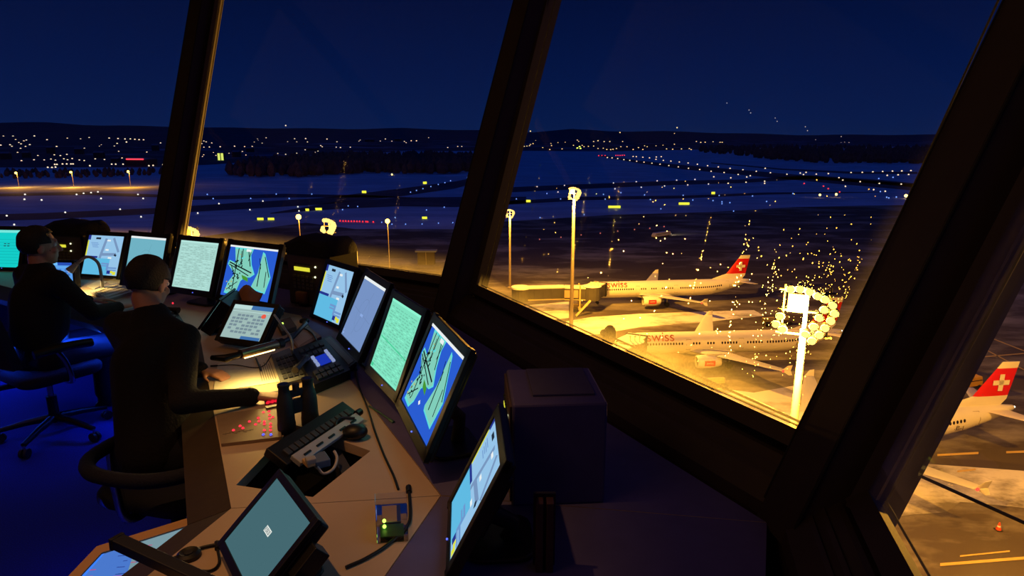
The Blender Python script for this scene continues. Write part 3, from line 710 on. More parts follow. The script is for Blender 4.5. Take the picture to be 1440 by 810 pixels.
# crumpled sheet on a stand
p = atY(345,424,3.92); r = thing('document_holder','stand with a curled brown sheet in front of the left airport map','document holder',(p.x,p.y,DZ),math.radians(-20))
mb = MB(); mb.rbox((0,.02,.01),(.2,.12,.02),black,.02); mb.cyl((0,.02,.02),(0,.03,.14),.012,black); mb.box((0,.02,.14),(.22,.05,.012),panel_m); mb.build('stand', r, bevel=.002)
mb = MB(); vs = []; N = 8
for a in range(N+1):
    for b in range(5):
        u, v = a/N-.5, b/4; vs.append((u*.2, -.03+.08*v, .148+.10*v*(1-.9*abs(u)**1.3*1.2)+.015*math.sin(7*u+3*v)))
mb.add(vs,[(a*5+b,(a+1)*5+b,(a+1)*5+b+1,a*5+b+1) for a in range(N) for b in range(4)],crumple_m)
sh = mb.build('curled_sheet', r, smooth=True); s_ = sh.modifiers.new('s','SOLIDIFY'); s_.thickness = .002
# dark telephone with red lights on the left desk
r, L, mb = plate('desk_telephone','dark desk telephone with red lights right of the second person','telephone',[(216,442),(246,434),(258,452),(226,462)],black,.045); mb.build('body', r, bevel=.006)
keys(L,[.25,.5,.75],[.3,.5,.7],.08,.06,.045,.006,key_m,r)
q = onq(L,.5,.1); mb = MB(); mb.tube(bez([(q.x-.09,q.y,.06),(q.x,q.y+.01,.07),(q.x+.09,q.y,.06)],4),[.022,.02,.014,.014,.014,.014,.014,.02,.022],black,8); mb.build('handset', r, smooth=True)
for u, v, mt in ((.3,.05,red_m),(.45,.02,blue_m),(.85,.02,red_m)):
    q = onq(L,u,v); mb = MB(); mb.sphere((q.x,q.y+.02,.085),.006,mt,6,4); mb.build('indicator_light', r)
r, L, mb = plate('key_strip','slanted strip of glowing red keys beside the dark desk telephone','button panel',[(193,446),(222,434),(226,440),(198,453)],black,.03); mb.build('body', r, bevel=.003)
for a in range(5):
    q = onq(L,.12+.19*a,.5); mb = MB(); mb.rbox((q.x,q.y,.034),(.03,.035,.008),emit('red key',(235,30,50),1.0),.006); mb.build('key', r)
# lit keyboard and papers on the left desk
r, L, mb = plate('keyboard','pale keyboard lit by the arched desk lamp','keyboard',[(126,409),(163,398),(186,410),(150,421)],lgrey,.022); mb.build('body', r, bevel=.003)
keys(L,[.08+.07*k for k in range(13)],[.2,.4,.6,.8],.028,.075,.022,.006,mat('cream keys',(215,205,180),.5,noise=.04),r)
for k, (px, lb) in enumerate((([(92,416),(120,411),(127,418),(98,424)],'white paper sheet lying left of the lit keyboard'),([(122,402),(140,393),(152,396),(132,407)],'folded paper under the foot of the arched lamp'),([(150,396),(166,389),(178,394),(160,401)],'loose note sheet behind the lit keyboard'))):
    r, L, mb = plate('paper_sheet',lb,'paper',px,paper_m,.004); mb.build('sheet', r)
# binoculars standing on their lenses
b1, b2 = at(404,607,DZ), at(437,597,DZ); c = (b1+b2)/2
r = thing('binoculars','black binoculars standing upright beside the red button panel','binoculars',tuple(c))
top_z = .205; rub = mat('binocular rubber',(34,38,44),.6,noise=.15,nscale=80,bump=.2)
for b in (b1, b2):
    d = b-c; mb = MB(); mb.lathe([(.033,.0),(.036,.004),(.036,.035),(.034,.05),(.033,.11),(.030,.14),(.022,.165),(.021,.19),(.024,.194),(.024,.205),(.012,.205)],rub,18,d); mb.build('barrel', r, smooth=True)
    mb = MB(); mb.lathe([(.018,.2045),(.018,.206)],mat('lens glass',(30,40,70),.05,spec=.9),14,d); mb.build('eyepiece_lens', r)
dv = (b2-b1); mb = MB(); mb.box((0,0,.10),(dv.length*.5,.02,.06),rub,R=Matrix.Rotation(math.atan2(dv.y,dv.x),3,'Z')); mb.box((0,0,.155),(dv.length*.7,.014,.03),rub,R=Matrix.Rotation(math.atan2(dv.y,dv.x),3,'Z')); mb.build('bridge', r, bevel=.004)
mb = MB(); mb.cyl((0,0,.165),(0,0,.195),.014,dgrey,14); mb.build('focus_wheel', r, smooth=True)
# key unit tilted out of the recess
a_, b_ = at(404,640,.80), at(495,580,.80); c = (a_+b_)/2; ang = math.atan2(b_.y-a_.y,b_.x-a_.x); Lk = (b_-a_).length
r = thing('key_unit','silver and black key unit tilted up out of the desk recess','keypad',(c.x,c.y,DZ-.03),ang)
mb = MB(); Rk = Matrix.Rotation(.5,3,'X'); mb.box((0,.03,.07),(Lk+.06,.10,.035),black,R=Rk); mb.box((0,.06,.03),(Lk*.8,.05,.06),black); mb.build('housing', r, bevel=.004)
mb = MB(); mb.box((0,-.034,.062),(Lk,.048,.022),mat('silver metal',(186,190,192),.4,.15,noise=.06),R=Rk)
mb.build('silver_bar', r, bevel=.003)
for k in range(5): mb = MB(); mb.box((-Lk*.36+Lk*.18*k,-.042,.0685),(Lk*.09,.007,.012),black,R=Rk); mb.build('slot', r)
for k in range(13): mb = MB(); mb.box((-Lk*.46+Lk*.077*k,.012,.083),(Lk*.06,.03,.012),key_m,R=Rk); mb.build('key', r, bevel=.002)
mb = MB(); mb.cyl((Lk*.5,-.02,.075),(Lk*.5+.03,-.02,.075),.015,black,12); mb.build('end_knob', r, smooth=True)
# plug and its white cable
p = at(450,640,.78); r = thing('cable_plug','grey data plug with a white cable lying in the desk recess','plug',(p.x,p.y,DZ-.04))
o0 = Vector(r.location); P_ = lambda x,y,z: at(x,y,z)-o0
mb = MB(); mb.box((0,0,.05),(.055,.075,.03),mat('blue grey plug',(96,112,140),.5,noise=.06),R=Matrix.Rotation(.55,3,'Z')); mb.box(P_(437,647,.80),(.035,.03,.02),lgrey,R=Matrix.Rotation(.55,3,'Z')); mb.build('shell', r, bevel=.004)
mb = MB(); mb.box(P_(434,650,.785),(.03,.05,.018),mat('cream plug',(205,170,125),.5,noise=.05),R=Matrix.Rotation(.7,3,'Z')); mb.build('connector', r, bevel=.003)
mb = MB(); mb.tube(bez([P_(446,657,.76),P_(455,666,.74),P_(468,660,.74),P_(474,645,.75),P_(470,634,.77)],6),.0055,cablew_m,7); mb.build('cable', r, smooth=True)
# rounded headset ear cup
p = at(500,617,DZ); r = thing('headset','black rounded headset ear cup resting at the end of the key unit','headset',(p.x,p.y,DZ))
mb = MB(); mb.sphere((0,0,.03),(.05,.04,.03),black,16,10); mb.build('ear_cup', r, smooth=True); mb = MB(); mb.tube(bez([(-.05,0,.03),(-.08,.02,.05),(-.07,.06,.06),(-.02,.08,.05)],5),.006,dgrey,7); mb.build('headband', r, smooth=True)
# clear box
r, L, mb = plate('clear_box','clear plastic box with circuit board and green lights on the near desk','box',[(527,694),(572,691),(574,745),(529,748)],clear_m,.04)
mb.build('clear_shell', r, bevel=.003)
mb = MB(); mb.prism([tuple(onq(L,u,v)) for u,v in ((.12,.62),(.86,.62),(.86,.92),(.12,.92))],.006,.011,mat('circuit board green',(24,84,62),.4,noise=.15,nscale=150)); mb.build('circuit_board', r)
mb = MB(); mb.prism([tuple(onq(L,u,v)) for u,v in ((.2,.12),(.78,.12),(.78,.55),(.2,.55))],.006,.009,mat('label pale',(190,165,150),.7,noise=.05)); mb.prism([tuple(onq(L,u,v)) for u,v in ((.66,.12),(.78,.12),(.78,.55),(.66,.55))],.009,.0096,mat('label blue',(40,60,150),.6)); mb.build('label_card', r)
for v in (.60,.74):
    q = onq(L,.26,v); mb = MB(); mb.sphere((q.x,q.y,.02),.006,emit('green led',(190,255,90),2.5),8,5); mb.build('indicator_light', r)
# cables
def cable(label, px, rad, mt, z=DZ):
    P = [at(x,y,z+rad+.0005) for x,y in px]; o0 = Vector((P[0].x,P[0].y,z)); r = thing('cable',label,'cable',tuple(o0))
    mb = MB(); mb.tube(bez([p-o0 for p in P],8),rad,mt,7); mb.build('lead', r, smooth=True)
    d = (P[1]-P[0]).normalized(); mb = MB(); mb.cyl(Vector((0,0,rad)),Vector((0,0,rad))-d*.035,rad*2.0,mt,8); mb.build('plug', r, smooth=True); return r
cable('long black cable running along the desk below the mint table monitor',[(500,520),(505,545),(516,572),(527,606),(540,640),(553,668),(560,688)],.0045,cable_m)
cable('black cable curving from the clear box down to the bottom edge',[(575,692),(577,722),(572,740),(545,766),(515,785),(486,798)],.005,cable_m)
cable('short green tinted cable lead beside the black cable',[(548,590),(535,581),(519,571)],.0035,mat('green grey cable',(60,110,96),.5))
cable('thin black cord crossing the lit paper',[(306,514),(330,513),(358,517),(372,513),(382,498)],.0022,cable_m, DZ+.003)
cable('black cable looping beside the tilted blank touch panel',[(313,764),(285,770),(262,778),(232,790)],.005,cable_m)
cable('thin dark cable behind the pale touch panel',[(411,470),(425,462),(438,468),(446,480)],.004,cable_m,DZ+.022)
cable('small black cable loop near the bottom screens',[(306,772),(308,792),(294,803),(262,800)],.004,cable_m)
p = at(266,783,DZ); r = thing('desk_socket','round black socket set on the desk by the bottom cables','socket',(p.x,p.y,DZ)); mb = MB(); mb.lathe([(.032,0),(.032,.012),(.024,.018),(.012,.014)],black,18); mb.build('ring', r, smooth=True); mb = MB(); mb.lathe([(.011,.012),(.011,.0155)],dgrey,12); mb.build('core', r)

# ------------------------------------------------------------------ desk lamps
brass = mat('lamp metal',(176,150,110),.3,.9,noise=.08)
warm_m = emit('lamp tube',(255,214,140),6.0)
p = at(428,453,DZ); r = thing('desk_lamp','boom desk lamp with a shiny tube head over the lit paper','lamp',(p.x,p.y,DZ)); o0 = Vector(r.location)
h0, h1 = at(338,498,.93), at(390,484,.92); arm = [at(428,453,.76),at(430,455,.90),at(412,474,.92),h1]
mb = MB(); mb.lathe([(.03,0),(.03,.015),(.02,.022)],black,18); mb.build('base', r, smooth=True)
mb = MB(); mb.tube([q-o0 for q in arm],.012,black,8); mb.tube([h0-o0,at(318,504,.925)-o0,at(298,503,.92)-o0],[.014,.02,.012],black,8); mb.build('boom', r, smooth=True)
mb = MB(); mb.cyl(h0-o0,h1-o0,.021,brass,16); mb.cyl(h1-o0,h1-o0+(h1-h0).normalized()*.03,.025,black,16); mb.build('lamp_head', r, smooth=True)
dz_ = Vector((0,0,-.0215)); mb = MB(); mb.cyl(h0.lerp(h1,.1)-o0+dz_,h0.lerp(h1,.9)-o0+dz_,.006,warm_m,8); mb.build('tube_bulb', r)
mb = MB(); mb.tube(bez([at(386,443,.98)-o0,at(400,462,.97)-o0,at(410,478,.94)-o0,at(411,497,.80)-o0],6),.006,lgrey,7); mb.build('gooseneck', r, smooth=True)
def area(name, loc, to, sx, sy, rgb, e):
    l = bpy.data.lights.new(name,'AREA'); l.shape = 'RECTANGLE'; l.size = sx; l.size_y = sy; l.color = col(*rgb)[:3]; l.energy = e
    o = bpy.data.objects.new(name,l); COL.objects.link(o); o.location = loc; o.rotation_euler = (Vector(to)-Vector(loc)).to_track_quat('-Z','Y').to_euler(); return o
def spot(name, loc, to, deg, rgb, e, rad=.05, blend=.6):
    l = bpy.data.lights.new(name,'SPOT'); l.spot_size = math.radians(deg); l.spot_blend = blend; l.color = col(*rgb)[:3]; l.energy = e; l.shadow_soft_size = rad
    o = bpy.data.objects.new(name,l); COL.objects.link(o); o.location = loc; o.rotation_euler = (Vector(to)-Vector(loc)).to_track_quat('-Z','Y').to_euler(); return o
def point(name, loc, rgb, e, rad=.05):
    l = bpy.data.lights.new(name,'POINT'); l.color = col(*rgb)[:3]; l.energy = e; l.shadow_soft_size = rad
    o = bpy.data.objects.new(name,l); COL.objects.link(o); o.location = loc; return o
hm = (h0+h1)/2; area('lamp_light', hm+Vector((0,-.01,-.03)), (hm.x+.01,hm.y-.10,DZ), .2,.03,(255,206,110),1.5)
Yl = 4.75; pts = [at(144,404,.77), atY(143,392,Yl), atY(139,372,Yl), atY(130,363,Yl), atY(120,362,Yl), atY(108,371,Yl)]
p = pts[0]; r = thing('desk_lamp','arched gooseneck desk lamp shining on the left desk','lamp',(p.x,p.y,DZ)); o0 = Vector(r.location)
mb = MB(); mb.lathe([(.05,0),(.05,.015),(.015,.022)],black,18); mb.build('base', r, smooth=True)
mb = MB(); mb.tube(bez([q-o0 for q in pts],6),.011,lgrey,8); mb.build('gooseneck', r, smooth=True)
e_ = pts[-1]; mb = MB(); mb.cyl(e_-o0,e_-o0+Vector((-.05,-.02,-.05)),.014,lgrey,12,.03); mb.build('shade', r, smooth=True)
mb = MB(); mb.sphere(e_-o0+Vector((-.045,-.018,-.046)),.016,warm_m,8,6); mb.build('bulb', r)
lp = e_+Vector((-.055,-.03,-.075)); spot('arched_lamp_light', lp, at(140,408,DZ), 110, (255,214,130), 11, .03)

# ------------------------------------------------------------------ chairs
def chair(label, loc, rz, rail=False):
    r = thing('office_chair',label,'chair',loc,rz,'dark blue office chairs')
    for k in range(5):
        a = 2*PI*k/5+.3; d = Vector((math.cos(a),math.sin(a),0))
        mb = MB(); mb.tube([d*.03+Vector((0,0,.13)),d*.16+Vector((0,0,.115)),d*.31+Vector((0,0,.085))],[.026,.021,.016],black,8); lg = mb.build('leg', r, smooth=True)
        mb = MB(); n_ = Vector((-d.y,d.x,0))
        for q in (-.014,.014): mb.cyl(d*.31+n_*(q-.008)+Vector((0,0,.03)),d*.31+n_*(q+.008)+Vector((0,0,.03)),.03,dgrey,12)
        mb.cyl(d*.31+Vector((0,0,.03)),d*.31+Vector((0,0,.08)),.008,chrome,8); mb.build('caster', lg, smooth=True)
    mb = MB(); mb.cyl((0,0,.1),(0,0,.28),.03,black,14); mb.cyl((0,0,.28),(0,0,.42),.017,chrome,12); mb.build('gas_column', r, smooth=True)
    mb = MB(); mb.rbox((0,.02,.455),(.48,.48,.075),fabric_m,.1,n=5); mb.build('seat', r, smooth=True, bevel=.01)
    if rail:
        mb = MB(); mb.tube(bez([(.25,.16,.60),(.27,0,.61),(.24,-.17,.615),(.11,-.27,.62),(-.11,-.27,.62),(-.24,-.17,.615),(-.27,0,.61),(-.25,.16,.60)],6),.030,fabric_m,10); mb.build('arm_rail', r, smooth=True)
        for s in (-1,1): mb = MB(); mb.tube(bez([(s*.18,-.05,.42),(s*.26,-.05,.44),(s*.268,-.05,.60)],5),.016,chrome,8); mb.build('armrest_bracket', r, smooth=True)
        mb = MB(); mb.tube(bez([(0,-.1,.41),(0,-.25,.43),(0,-.28,.60)],5),.02,chrome,8); mb.build('back_bracket', r, smooth=True); return r
    mb = MB(); N = 8; vs = []
    for s in (0,1):
        for j in range(7):
            v = j/6
            for i in range(N+1):
                u = i/N-.5; w = .44*(1-.25*abs(v-.45)**2*2); vs.append((u*w, -.22-.05*s-.10*v-.05*(1-4*u*u)*.6+.03, .56+.46*v))
    m = 7*(N+1); fs = []
    for j in range(6):
        for i in range(N):
            q = j*(N+1)+i; fs += [(q,q+1,q+N+2,q+N+1),(m+q+N+1,m+q+N+2,m+q+1,m+q)]
    for i in range(N): fs += [(i,m+i,m+i+1,i+1),(6*(N+1)+i+1,m+6*(N+1)+i+1,m+6*(N+1)+i,6*(N+1)+i)]
    for j in range(6): fs += [(j*(N+1),(j+1)*(N+1),m+(j+1)*(N+1),m+j*(N+1)),((j+1)*(N+1)+N,j*(N+1)+N,m+j*(N+1)+N,m+(j+1)*(N+1)+N)]
    mb.add(vs,fs,fabric_m); mb.build('backrest', r, smooth=True)
    mb = MB(); mb.tube([(0,-.05,.40),(0,-.27,.42),(0,-.32,.56),(0,-.33,.70)],.02,black,8); mb.build('back_bracket', r, smooth=True)
    for s in (-1,1):
        mb = MB(); mb.tube(bez([(s*.18,.02,.42),(s*.29,.02,.44),(s*.30,.0,.56),(s*.30,-.04,.645)],5),.016,chrome,8); ab = mb.build('armrest_bracket', r, smooth=True)
        mb = MB(); mb.tube(bez([(s*.29,.16,.65),(s*.30,.02,.665),(s*.29,-.16,.655)],5),.027,black,8); mb.build('armrest', r, smooth=True)
    return r
chair('office chair under the leftmost seated person', (-3.0,3.9,0), -.56)
chair('low chair with curved padded arm rail under the person leaning on the desk', (-1.47,2.52,0), -.25, True)

# ------------------------------------------------------------------ people
def solid(mb, name, parent, vox, it=6):
    o = mb.build(name, parent, smooth=True); o.data.polygons.foreach_set('use_smooth',[True]*len(o.data.polygons))
    m = o.modifiers.new('r','REMESH'); m.mode = 'VOXEL'; m.voxel_size = vox; m.use_smooth_shade = True
    s = o.modifiers.new('s','SMOOTH'); s.factor = .5; s.iterations = it; return o
def hand(mb, w, d, nrm, side, curl, mt, s=1.0):
    d = Vector(d).normalized(); nrm = Vector(nrm).normalized(); t = d.cross(nrm).normalized()*side; w = Vector(w)
    for k in (-1.5,-.5,.5,1.5): mb.caps(w+t*(.010*k*s), w+d*.085*s+t*(.0195*k*s), .015*s,.0115*s,mt,8)
    for k, ln in ((-1.5,.066),(-.5,.078),(.5,.083),(1.5,.074)):
        p0 = w+d*.085*s+t*(.0195*k*s); a = curl*.6
        d1 = (d*math.cos(a)-nrm*math.sin(a)); p1 = p0+d1*ln*.45*s; d2 = d*math.cos(2.2*a)-nrm*math.sin(2.2*a); p2 = p1+d2*ln*.32*s; d3 = d*math.cos(3*a)-nrm*math.sin(3*a); p3 = p2+d3*ln*.25*s
        mb.caps(p0,p1,.0095*s,.009*s,mt,8); mb.caps(p1,p2,.009*s,.008*s,mt,8); mb.caps(p2,p3,.008*s,.0068*s,mt,8)
    b = w+d*.022*s+t*.022*s; dt = (d*.75+t*.75-nrm*.25).normalized(); q = b+dt*.05*s; mb.caps(b,q,.0125*s,.0105*s,mt,8); mb.caps(q,q+(dt*.6+d*.6).normalized()*.032*s,.0105*s,.008*s,mt,8)
def person(label, loc, rz, J, hy, hp, hair_len=.0):
    r = thing('person',label,'person',loc,rz)
    V_ = {k: Vector(v) for k, v in J.items() if not isinstance(v, float)}
    H = V_['head']; Rh = Matrix.Rotation(hy,3,'Z') @ Matrix.Rotation(hp,3,'X')
    h = lambda x,y,z: H+Rh @ Vector((x,y,z))
    b = MB(); sk = skin_m
    b.sphere(h(0,-.012,.025),(.074,.093,.092),sk,20,14,R=Rh); b.sphere(h(0,.022,-.045),(.058,.066,.078),sk,18,12,R=Rh); b.sphere(h(0,.055,-.098),(.026,.024,.02),sk,10,8,R=Rh)
    b.caps(h(0,.086,.012),h(0,.104,-.032),.009,.014,sk,8); b.sphere(h(0,.078,-.066),(.024,.010,.008),sk,10,6,R=Rh); b.sphere(h(0,.078,.03),(.05,.014,.012),sk,10,6,R=Rh)
    for s in (-1,1): b.sphere(h(s*.077,-.012,-.012),(.011,.02,.033),sk,10,8,R=Rh); b.sphere(h(s*.036,.062,-.028),(.024,.022,.022),sk,8,6,R=Rh)
    b.caps(h(0,-.025,-.07),V_['neck'],.054,.06,sk)
    b.caps(V_['neck'],V_['chest'],.07,.135,sk); b.caps(V_['chest'],V_['pelvis'],.135,.13,sk)
    for s, q in ((-1,'L'),(1,'R')):
        sh, el, wr = V_['sh'+q], V_['el'+q], V_['wr'+q]; b.caps(V_['neck']-Vector((0,0,.06)),sh,.06,.055,sk); b.caps(sh,el,.05,.038,sk); b.caps(el,wr,.037,.025,sk)
        hand(b, wr, V_['hd'+q], V_['hn'+q], -s, J['curl'+q], sk)
        hi, kn, an = V_['hi'+q], V_['kn'+q], V_['an'+q]; b.caps(V_['pelvis'],hi,.11,.10,sk); b.caps(hi,kn,.085,.056,sk); b.caps(kn,an,.054,.036,sk)
    body = solid(b,'body',r,.0065,5)
    c = MB()
    c.caps(V_['neck']-Vector((0,0,.02)),V_['chest'],.088,.168,sweater_m,16); c.caps(V_['chest'],V_['pelvis']+Vector((0,0,.02)),.168,.155,sweater_m,16)
    for q in 'LR':
        sh, el, wr = V_['sh'+q], V_['el'+q], V_['wr'+q]; c.caps(V_['chest']+Vector((0,0,.06)),sh,.12,.074,sweater_m); c.caps(V_['neck']-Vector((0,0,.03)),sh,.07,.066,sweater_m); c.caps(sh,el,.068,.053,sweater_m); w2 = el.lerp(wr,.93); c.caps(el,w2,.052,.04,sweater_m); c.caps(w2-(wr-el)*.03,w2,.044,.043,sweater_m)
    solid(c,'sweater',r,.012,6)
    c = MB()
    for q in 'LR':
        hi, kn, an = V_['hi'+q], V_['kn'+q], V_['an'+q]; c.caps(V_['pelvis'],hi,.15,.12,trouser_m); c.caps(hi,kn,.105,.076,trouser_m); c.caps(kn,an+Vector((0,0,.03)),.075,.056,trouser_m)
    solid(c,'trousers',r,.013,6)
    for q in 'LR':
        an = V_['an'+q]; c = MB(); c.sphere((an.x,an.y+.06,.04),(.048,.135,.038),shoe_m,14,8); c.caps((an.x,an.y,.09),(an.x,an.y,.05),.045,.045,shoe_m); solid(c,'shoe',r,.009,3)
    # hair: a shell open over the face
    hb = MB(); nu, nv = 28, 18; vs = []; fs = []
    for j in range(nv+1):
        bb = PI*.72*j/nv
        for i in range(nu):
            a = 2*PI*i/nu; x, y, z = math.sin(bb)*math.cos(a), math.sin(bb)*math.sin(a), math.cos(bb)
            k = 1+.025*math.sin(9*a+5*bb); vs.append(h(x*.088*k,-.016+y*.106*k,.03+z*.104*k-(hair_len*max(0,-z) if y < .3 else 0)))
    for j in range(nv):
        for i in range(nu):
            a = 2*PI*(i+.5)/nu; bb = PI*.72*(j+.5)/nv; y = math.sin(bb)*math.sin(a); z = math.cos(bb)
            if y > .50+.12*math.sin(3*a) and z < .55: continue
            if abs(math.sin(bb)*math.cos(a)) > .62 and y > .0 and z < -.12: continue
            fs.append((j*nu+i,(j+1)*nu+i,(j+1)*nu+(i+1)%nu,j*nu+(i+1)%nu))
    hb.add(vs,fs,hair_m); ho = hb.build('hair', r, smooth=True); ho.data.polygons.foreach_set('use_smooth',[True]*len(ho.data.polygons)); so = ho.modifiers.new('s','SOLIDIFY'); so.thickness = .014; so.offset = -1
    for s in (-1,1):
        e = MB(); e.sphere(h(s*.032,.069,.008),.0125,eye_m,10,8); e.sphere(h(s*.032,.0775,.008),.0055,black,8,6); e.build('eye', r, smooth=True)
    return r
def seated(lean, arms, **kw):
    J = dict(pelvis=(0,-.02,.56), chest=(0,lean*.55,.90), neck=(0,lean*.95,1.10), head=(0,lean*1.15+.03,1.235),
        shL=(-.19,lean*.9,1.045), shR=(.19,lean*.9,1.045), hiL=(-.10,.0,.55), hiR=(.10,.0,.55), knL=(-.14,.43,.54), knR=(.14,.43,.54), anL=(-.15,.40,.09), anR=(.15,.40,.09), curlL=.35, curlR=.35)
    J.update(arms); J.update(kw); return J
def loc_of(P, loc, rz): return Matrix.Rotation(-rz,3,'Z') @ (Vector(P)-Vector(loc))
# person 1: seen from behind, at the left console
l1, z1 = (-3.03,3.93,0), -.52
person('person in dark clothes seated at the far left, seen from behind', l1, z1, seated(.07, dict(elL=(-.27,.22,.82), wrL=(-.20,.43,.79), elR=(.28,.20,.82), wrR=(.16,.43,.79), hdL=(.2,1,-.05), hnL=(0,0,1), hdR=(-.2,1,-.05), hnR=(0,0,1)), head=(0,.09,1.245)), -.3, .0)
# person 2: leaning to the desk with both hands on it
l2, z2 = (-1.56,2.60,0), -.12
Lc = lambda *p: loc_of(p, l2, z2); Ld = lambda *p: Matrix.Rotation(-z2,3,'Z') @ Vector(p)
hr = loc_of(at(360,557,.785), l2, z2); hl = loc_of(at(286,521,.785), l2, z2)
person('person in dark sweater leaning over the desk with both hands on it', l2, z2, seated(.2, dict(elL=Lc(-1.76,3.0,.85), wrL=hl, elR=Lc(-1.38,2.50,.83), wrR=hr, hdL=Ld(.9,-.25,-.1), hnL=(0,0,1), hdR=Ld(1,.15,-.1), hnR=(0,0,1), curlL=.5, curlR=.22),
    chest=Lc(-1.62,2.73,.91), neck=Lc(-1.67,2.86,1.11), head=Lc(-1.70,2.93,1.245), shL=Lc(-1.86,2.92,1.04), shR=Lc(-1.49,2.78,1.02), knL=Lc(-1.66,3.02,.53), knR=Lc(-1.42,2.98,.53), anL=Lc(-1.66,3.02,.09), anR=Lc(-1.40,3.0,.09)), -.1, -.32)

# ------------------------------------------------------------------ lights of the cab and an added fill
spot('ceiling_spot', (-1.3,1.75,3.6), (-.80,1.78,DZ), 46, (255,180,104), 74, .03, .7)
spot('ceiling_spot', (-2.3,3.3,3.6), (-1.7,3.7,DZ), 40, (255,176,98), 12, .03, .8)
area('warm_fill', (-2.6,.8,3.9), (-2.2,1.2,0), 2.4,2.4,(255,180,140),15)  # added warm fill to lift the dark mullions and sill; not a real fitting
area('blue_strip_light', (-2.72,4.05,.66), (-2.9,4.3,0), 1.4,.05,(22,78,255),12)
area('blue_strip_light', (-1.62,2.15,.45), (-2.3,2.0,0), 1.2,.05,(20,60,255),2)
area('blue_strip_light', (-4.6,4.9,.66), (-4.4,4.4,0), 1.2,.05,(22,78,255),10)
# ------------------------------------------------------------------ world: night sky
w = bpy.data.worlds.new('night'); SC.world = w; w.use_nodes = True; nt = w.node_tree; nt.nodes.clear(); N = nt.nodes.new
tc = N('ShaderNodeTexCoord'); sx = N('ShaderNodeSeparateXYZ'); rp = N('ShaderNodeValToRGB'); bg = N('ShaderNodeBackground'); ow = N('ShaderNodeOutputWorld')
nt.links.new(tc.outputs['Generated'], sx.inputs[0]); nt.links.new(sx.outputs[2], rp.inputs[0])
els = rp.color_ramp.elements
els[0].position = 0; els[0].color = col(12,30,74); els[1].position = 1; els[1].color = col(10,36,104)
for p_, c_ in ((.03,(8,27,74)),(.10,(5,22,68)),(.22,(3,14,52)),(.34,(3,15,54)),(.6,(9,34,100))):
    e = els.new(p_); e.color = col(*c_)
nt.links.new(rp.outputs[0], bg.inputs[0]); bg.inputs[1].default_value = 1.0; nt.links.new(bg.outputs[0], ow.inputs[0])

# ------------------------------------------------------------------ the airfield
def ground_mat(name, base, snow, amt, sc, stretch=(1,1,1), rough=.8):
    m = bpy.data.materials.new(name); m.use_nodes = True; nt = m.node_tree; b = nt.nodes['Principled BSDF']; N = nt.nodes.new; L = nt.links.new
    b.inputs['Roughness'].default_value = rough; b.inputs['Specular IOR Level'].default_value = .15
    tc = N('ShaderNodeTexCoord'); mp = N('ShaderNodeMapping'); mp.inputs['Scale'].default_value = stretch
    n = N('ShaderNodeTexNoise'); n.inputs['Scale'].default_value = sc; n.inputs['Detail'].default_value = 7; n.inputs['Roughness'].default_value = .65
    r = N('ShaderNodeValToRGB'); r.color_ramp.elements[0].position = .62-.35*amt; r.color_ramp.elements[1].position = .80-.35*amt
    r.color_ramp.elements[0].color = col(*base); r.color_ramp.elements[1].color = col(*snow)
    L(tc.outputs['Object'], mp.inputs[0]); L(mp.outputs[0], n.inputs[0]); L(n.outputs[0], r.inputs[0]); L(r.outputs[0], b.inputs['Base Color']); return m
snow_m = ground_mat('snow field', (186,192,205), (214,220,232), .5, .02, (1,2.5,1))
apron_m = ground_mat('apron', (84,74,66), (150,142,130), .42, .035, (1,2.2,1))
asph_m = ground_mat('asphalt', (84,74,84), (112,100,108), .3, .03)
patch_m = ground_mat('packed snow', (120,112,100), (226,220,208), .75, .09, (1,1.6,1))
def flat(name, px, z, mt, extra=(), kind='structure'):
    P = [tuple(at(x,y,GZ)[:2]) for x, y in px]+list(extra)
    mb = MB(); a = sum(P[i][0]*P[(i+1)%len(P)][1]-P[(i+1)%len(P)][0]*P[i][1] for i in range(len(P)))
    if a < 0: P = P[::-1]
    mb.add([(x,y,GZ+z) for x, y in P], [tuple(range(len(P)))], mt); o = mb.build(name); o['kind'] = kind; return o
mb = MB(); R_ = 9000
mb.quad([(-R_,-600,GZ-.12),(R_,-600,GZ-.12),(R_,R_,GZ-.12),(-R_,R_,GZ-.12)], snow_m); struct(mb.build('ground_snow'))
flat('ground_apron', [(150,352),(330,326),(430,313),(500,322),(640,322),(700,312),(860,302),(1000,298),(1120,291),(1280,288),(1440,262),(1800,290)], -.05, apron_m, [(400,-120),(-260,-120)])
# taxiways and runway, dark against the snow
def strip(name, pts, mt=asph_m, z=-.02):
    up = [(x, y-t/2) for x, y, t in pts]; dn = [(x, y+t/2) for x, y, t in reversed(pts)]
    return flat(name, up+dn, z, mt)
strip('ground_taxiway', [(-60,307,9),(60,304,9),(230,296,8),(330,290,9),(450,283,9),(560,271,11),(640,260,10),(700,246,5)])
strip('ground_taxiway', [(255,279,5),(400,275,5),(520,276,3),(600,279,.6)])
strip('ground_taxiway', [(-60,275,4),(120,272,4),(240,276,4)])
strip('ground_taxiway', [(740,281,9),(640,284,14),(560,284,12),(470,289,10),(380,300,1)])
strip('ground_taxiway', [(690,268,7),(800,263,7),(950,257,6),(1040,255,5),(1140,249,5),(1240,256,6),(1300,262,6)])
strip('ground_taxiway', [(700,286,5),(820,279,5),(960,277,4),(1080,272,3),(1240,270,.6)])
strip('ground_runway', [(842,218.5,1.5),(900,228,4),(960,235,6),(1050,243,7),(1160,253,8),(1270,262,9),(1330,268,10)])
strip('ground_taxiway', [(1000,229,1.5),(1100,238,2),(1200,243,3),(1290,243,3)])
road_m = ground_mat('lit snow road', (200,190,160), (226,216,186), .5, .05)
strip('ground_road', [(-60,268,6),(60,267.5,6),(160,266.5,6),(225,265,5)], road_m)
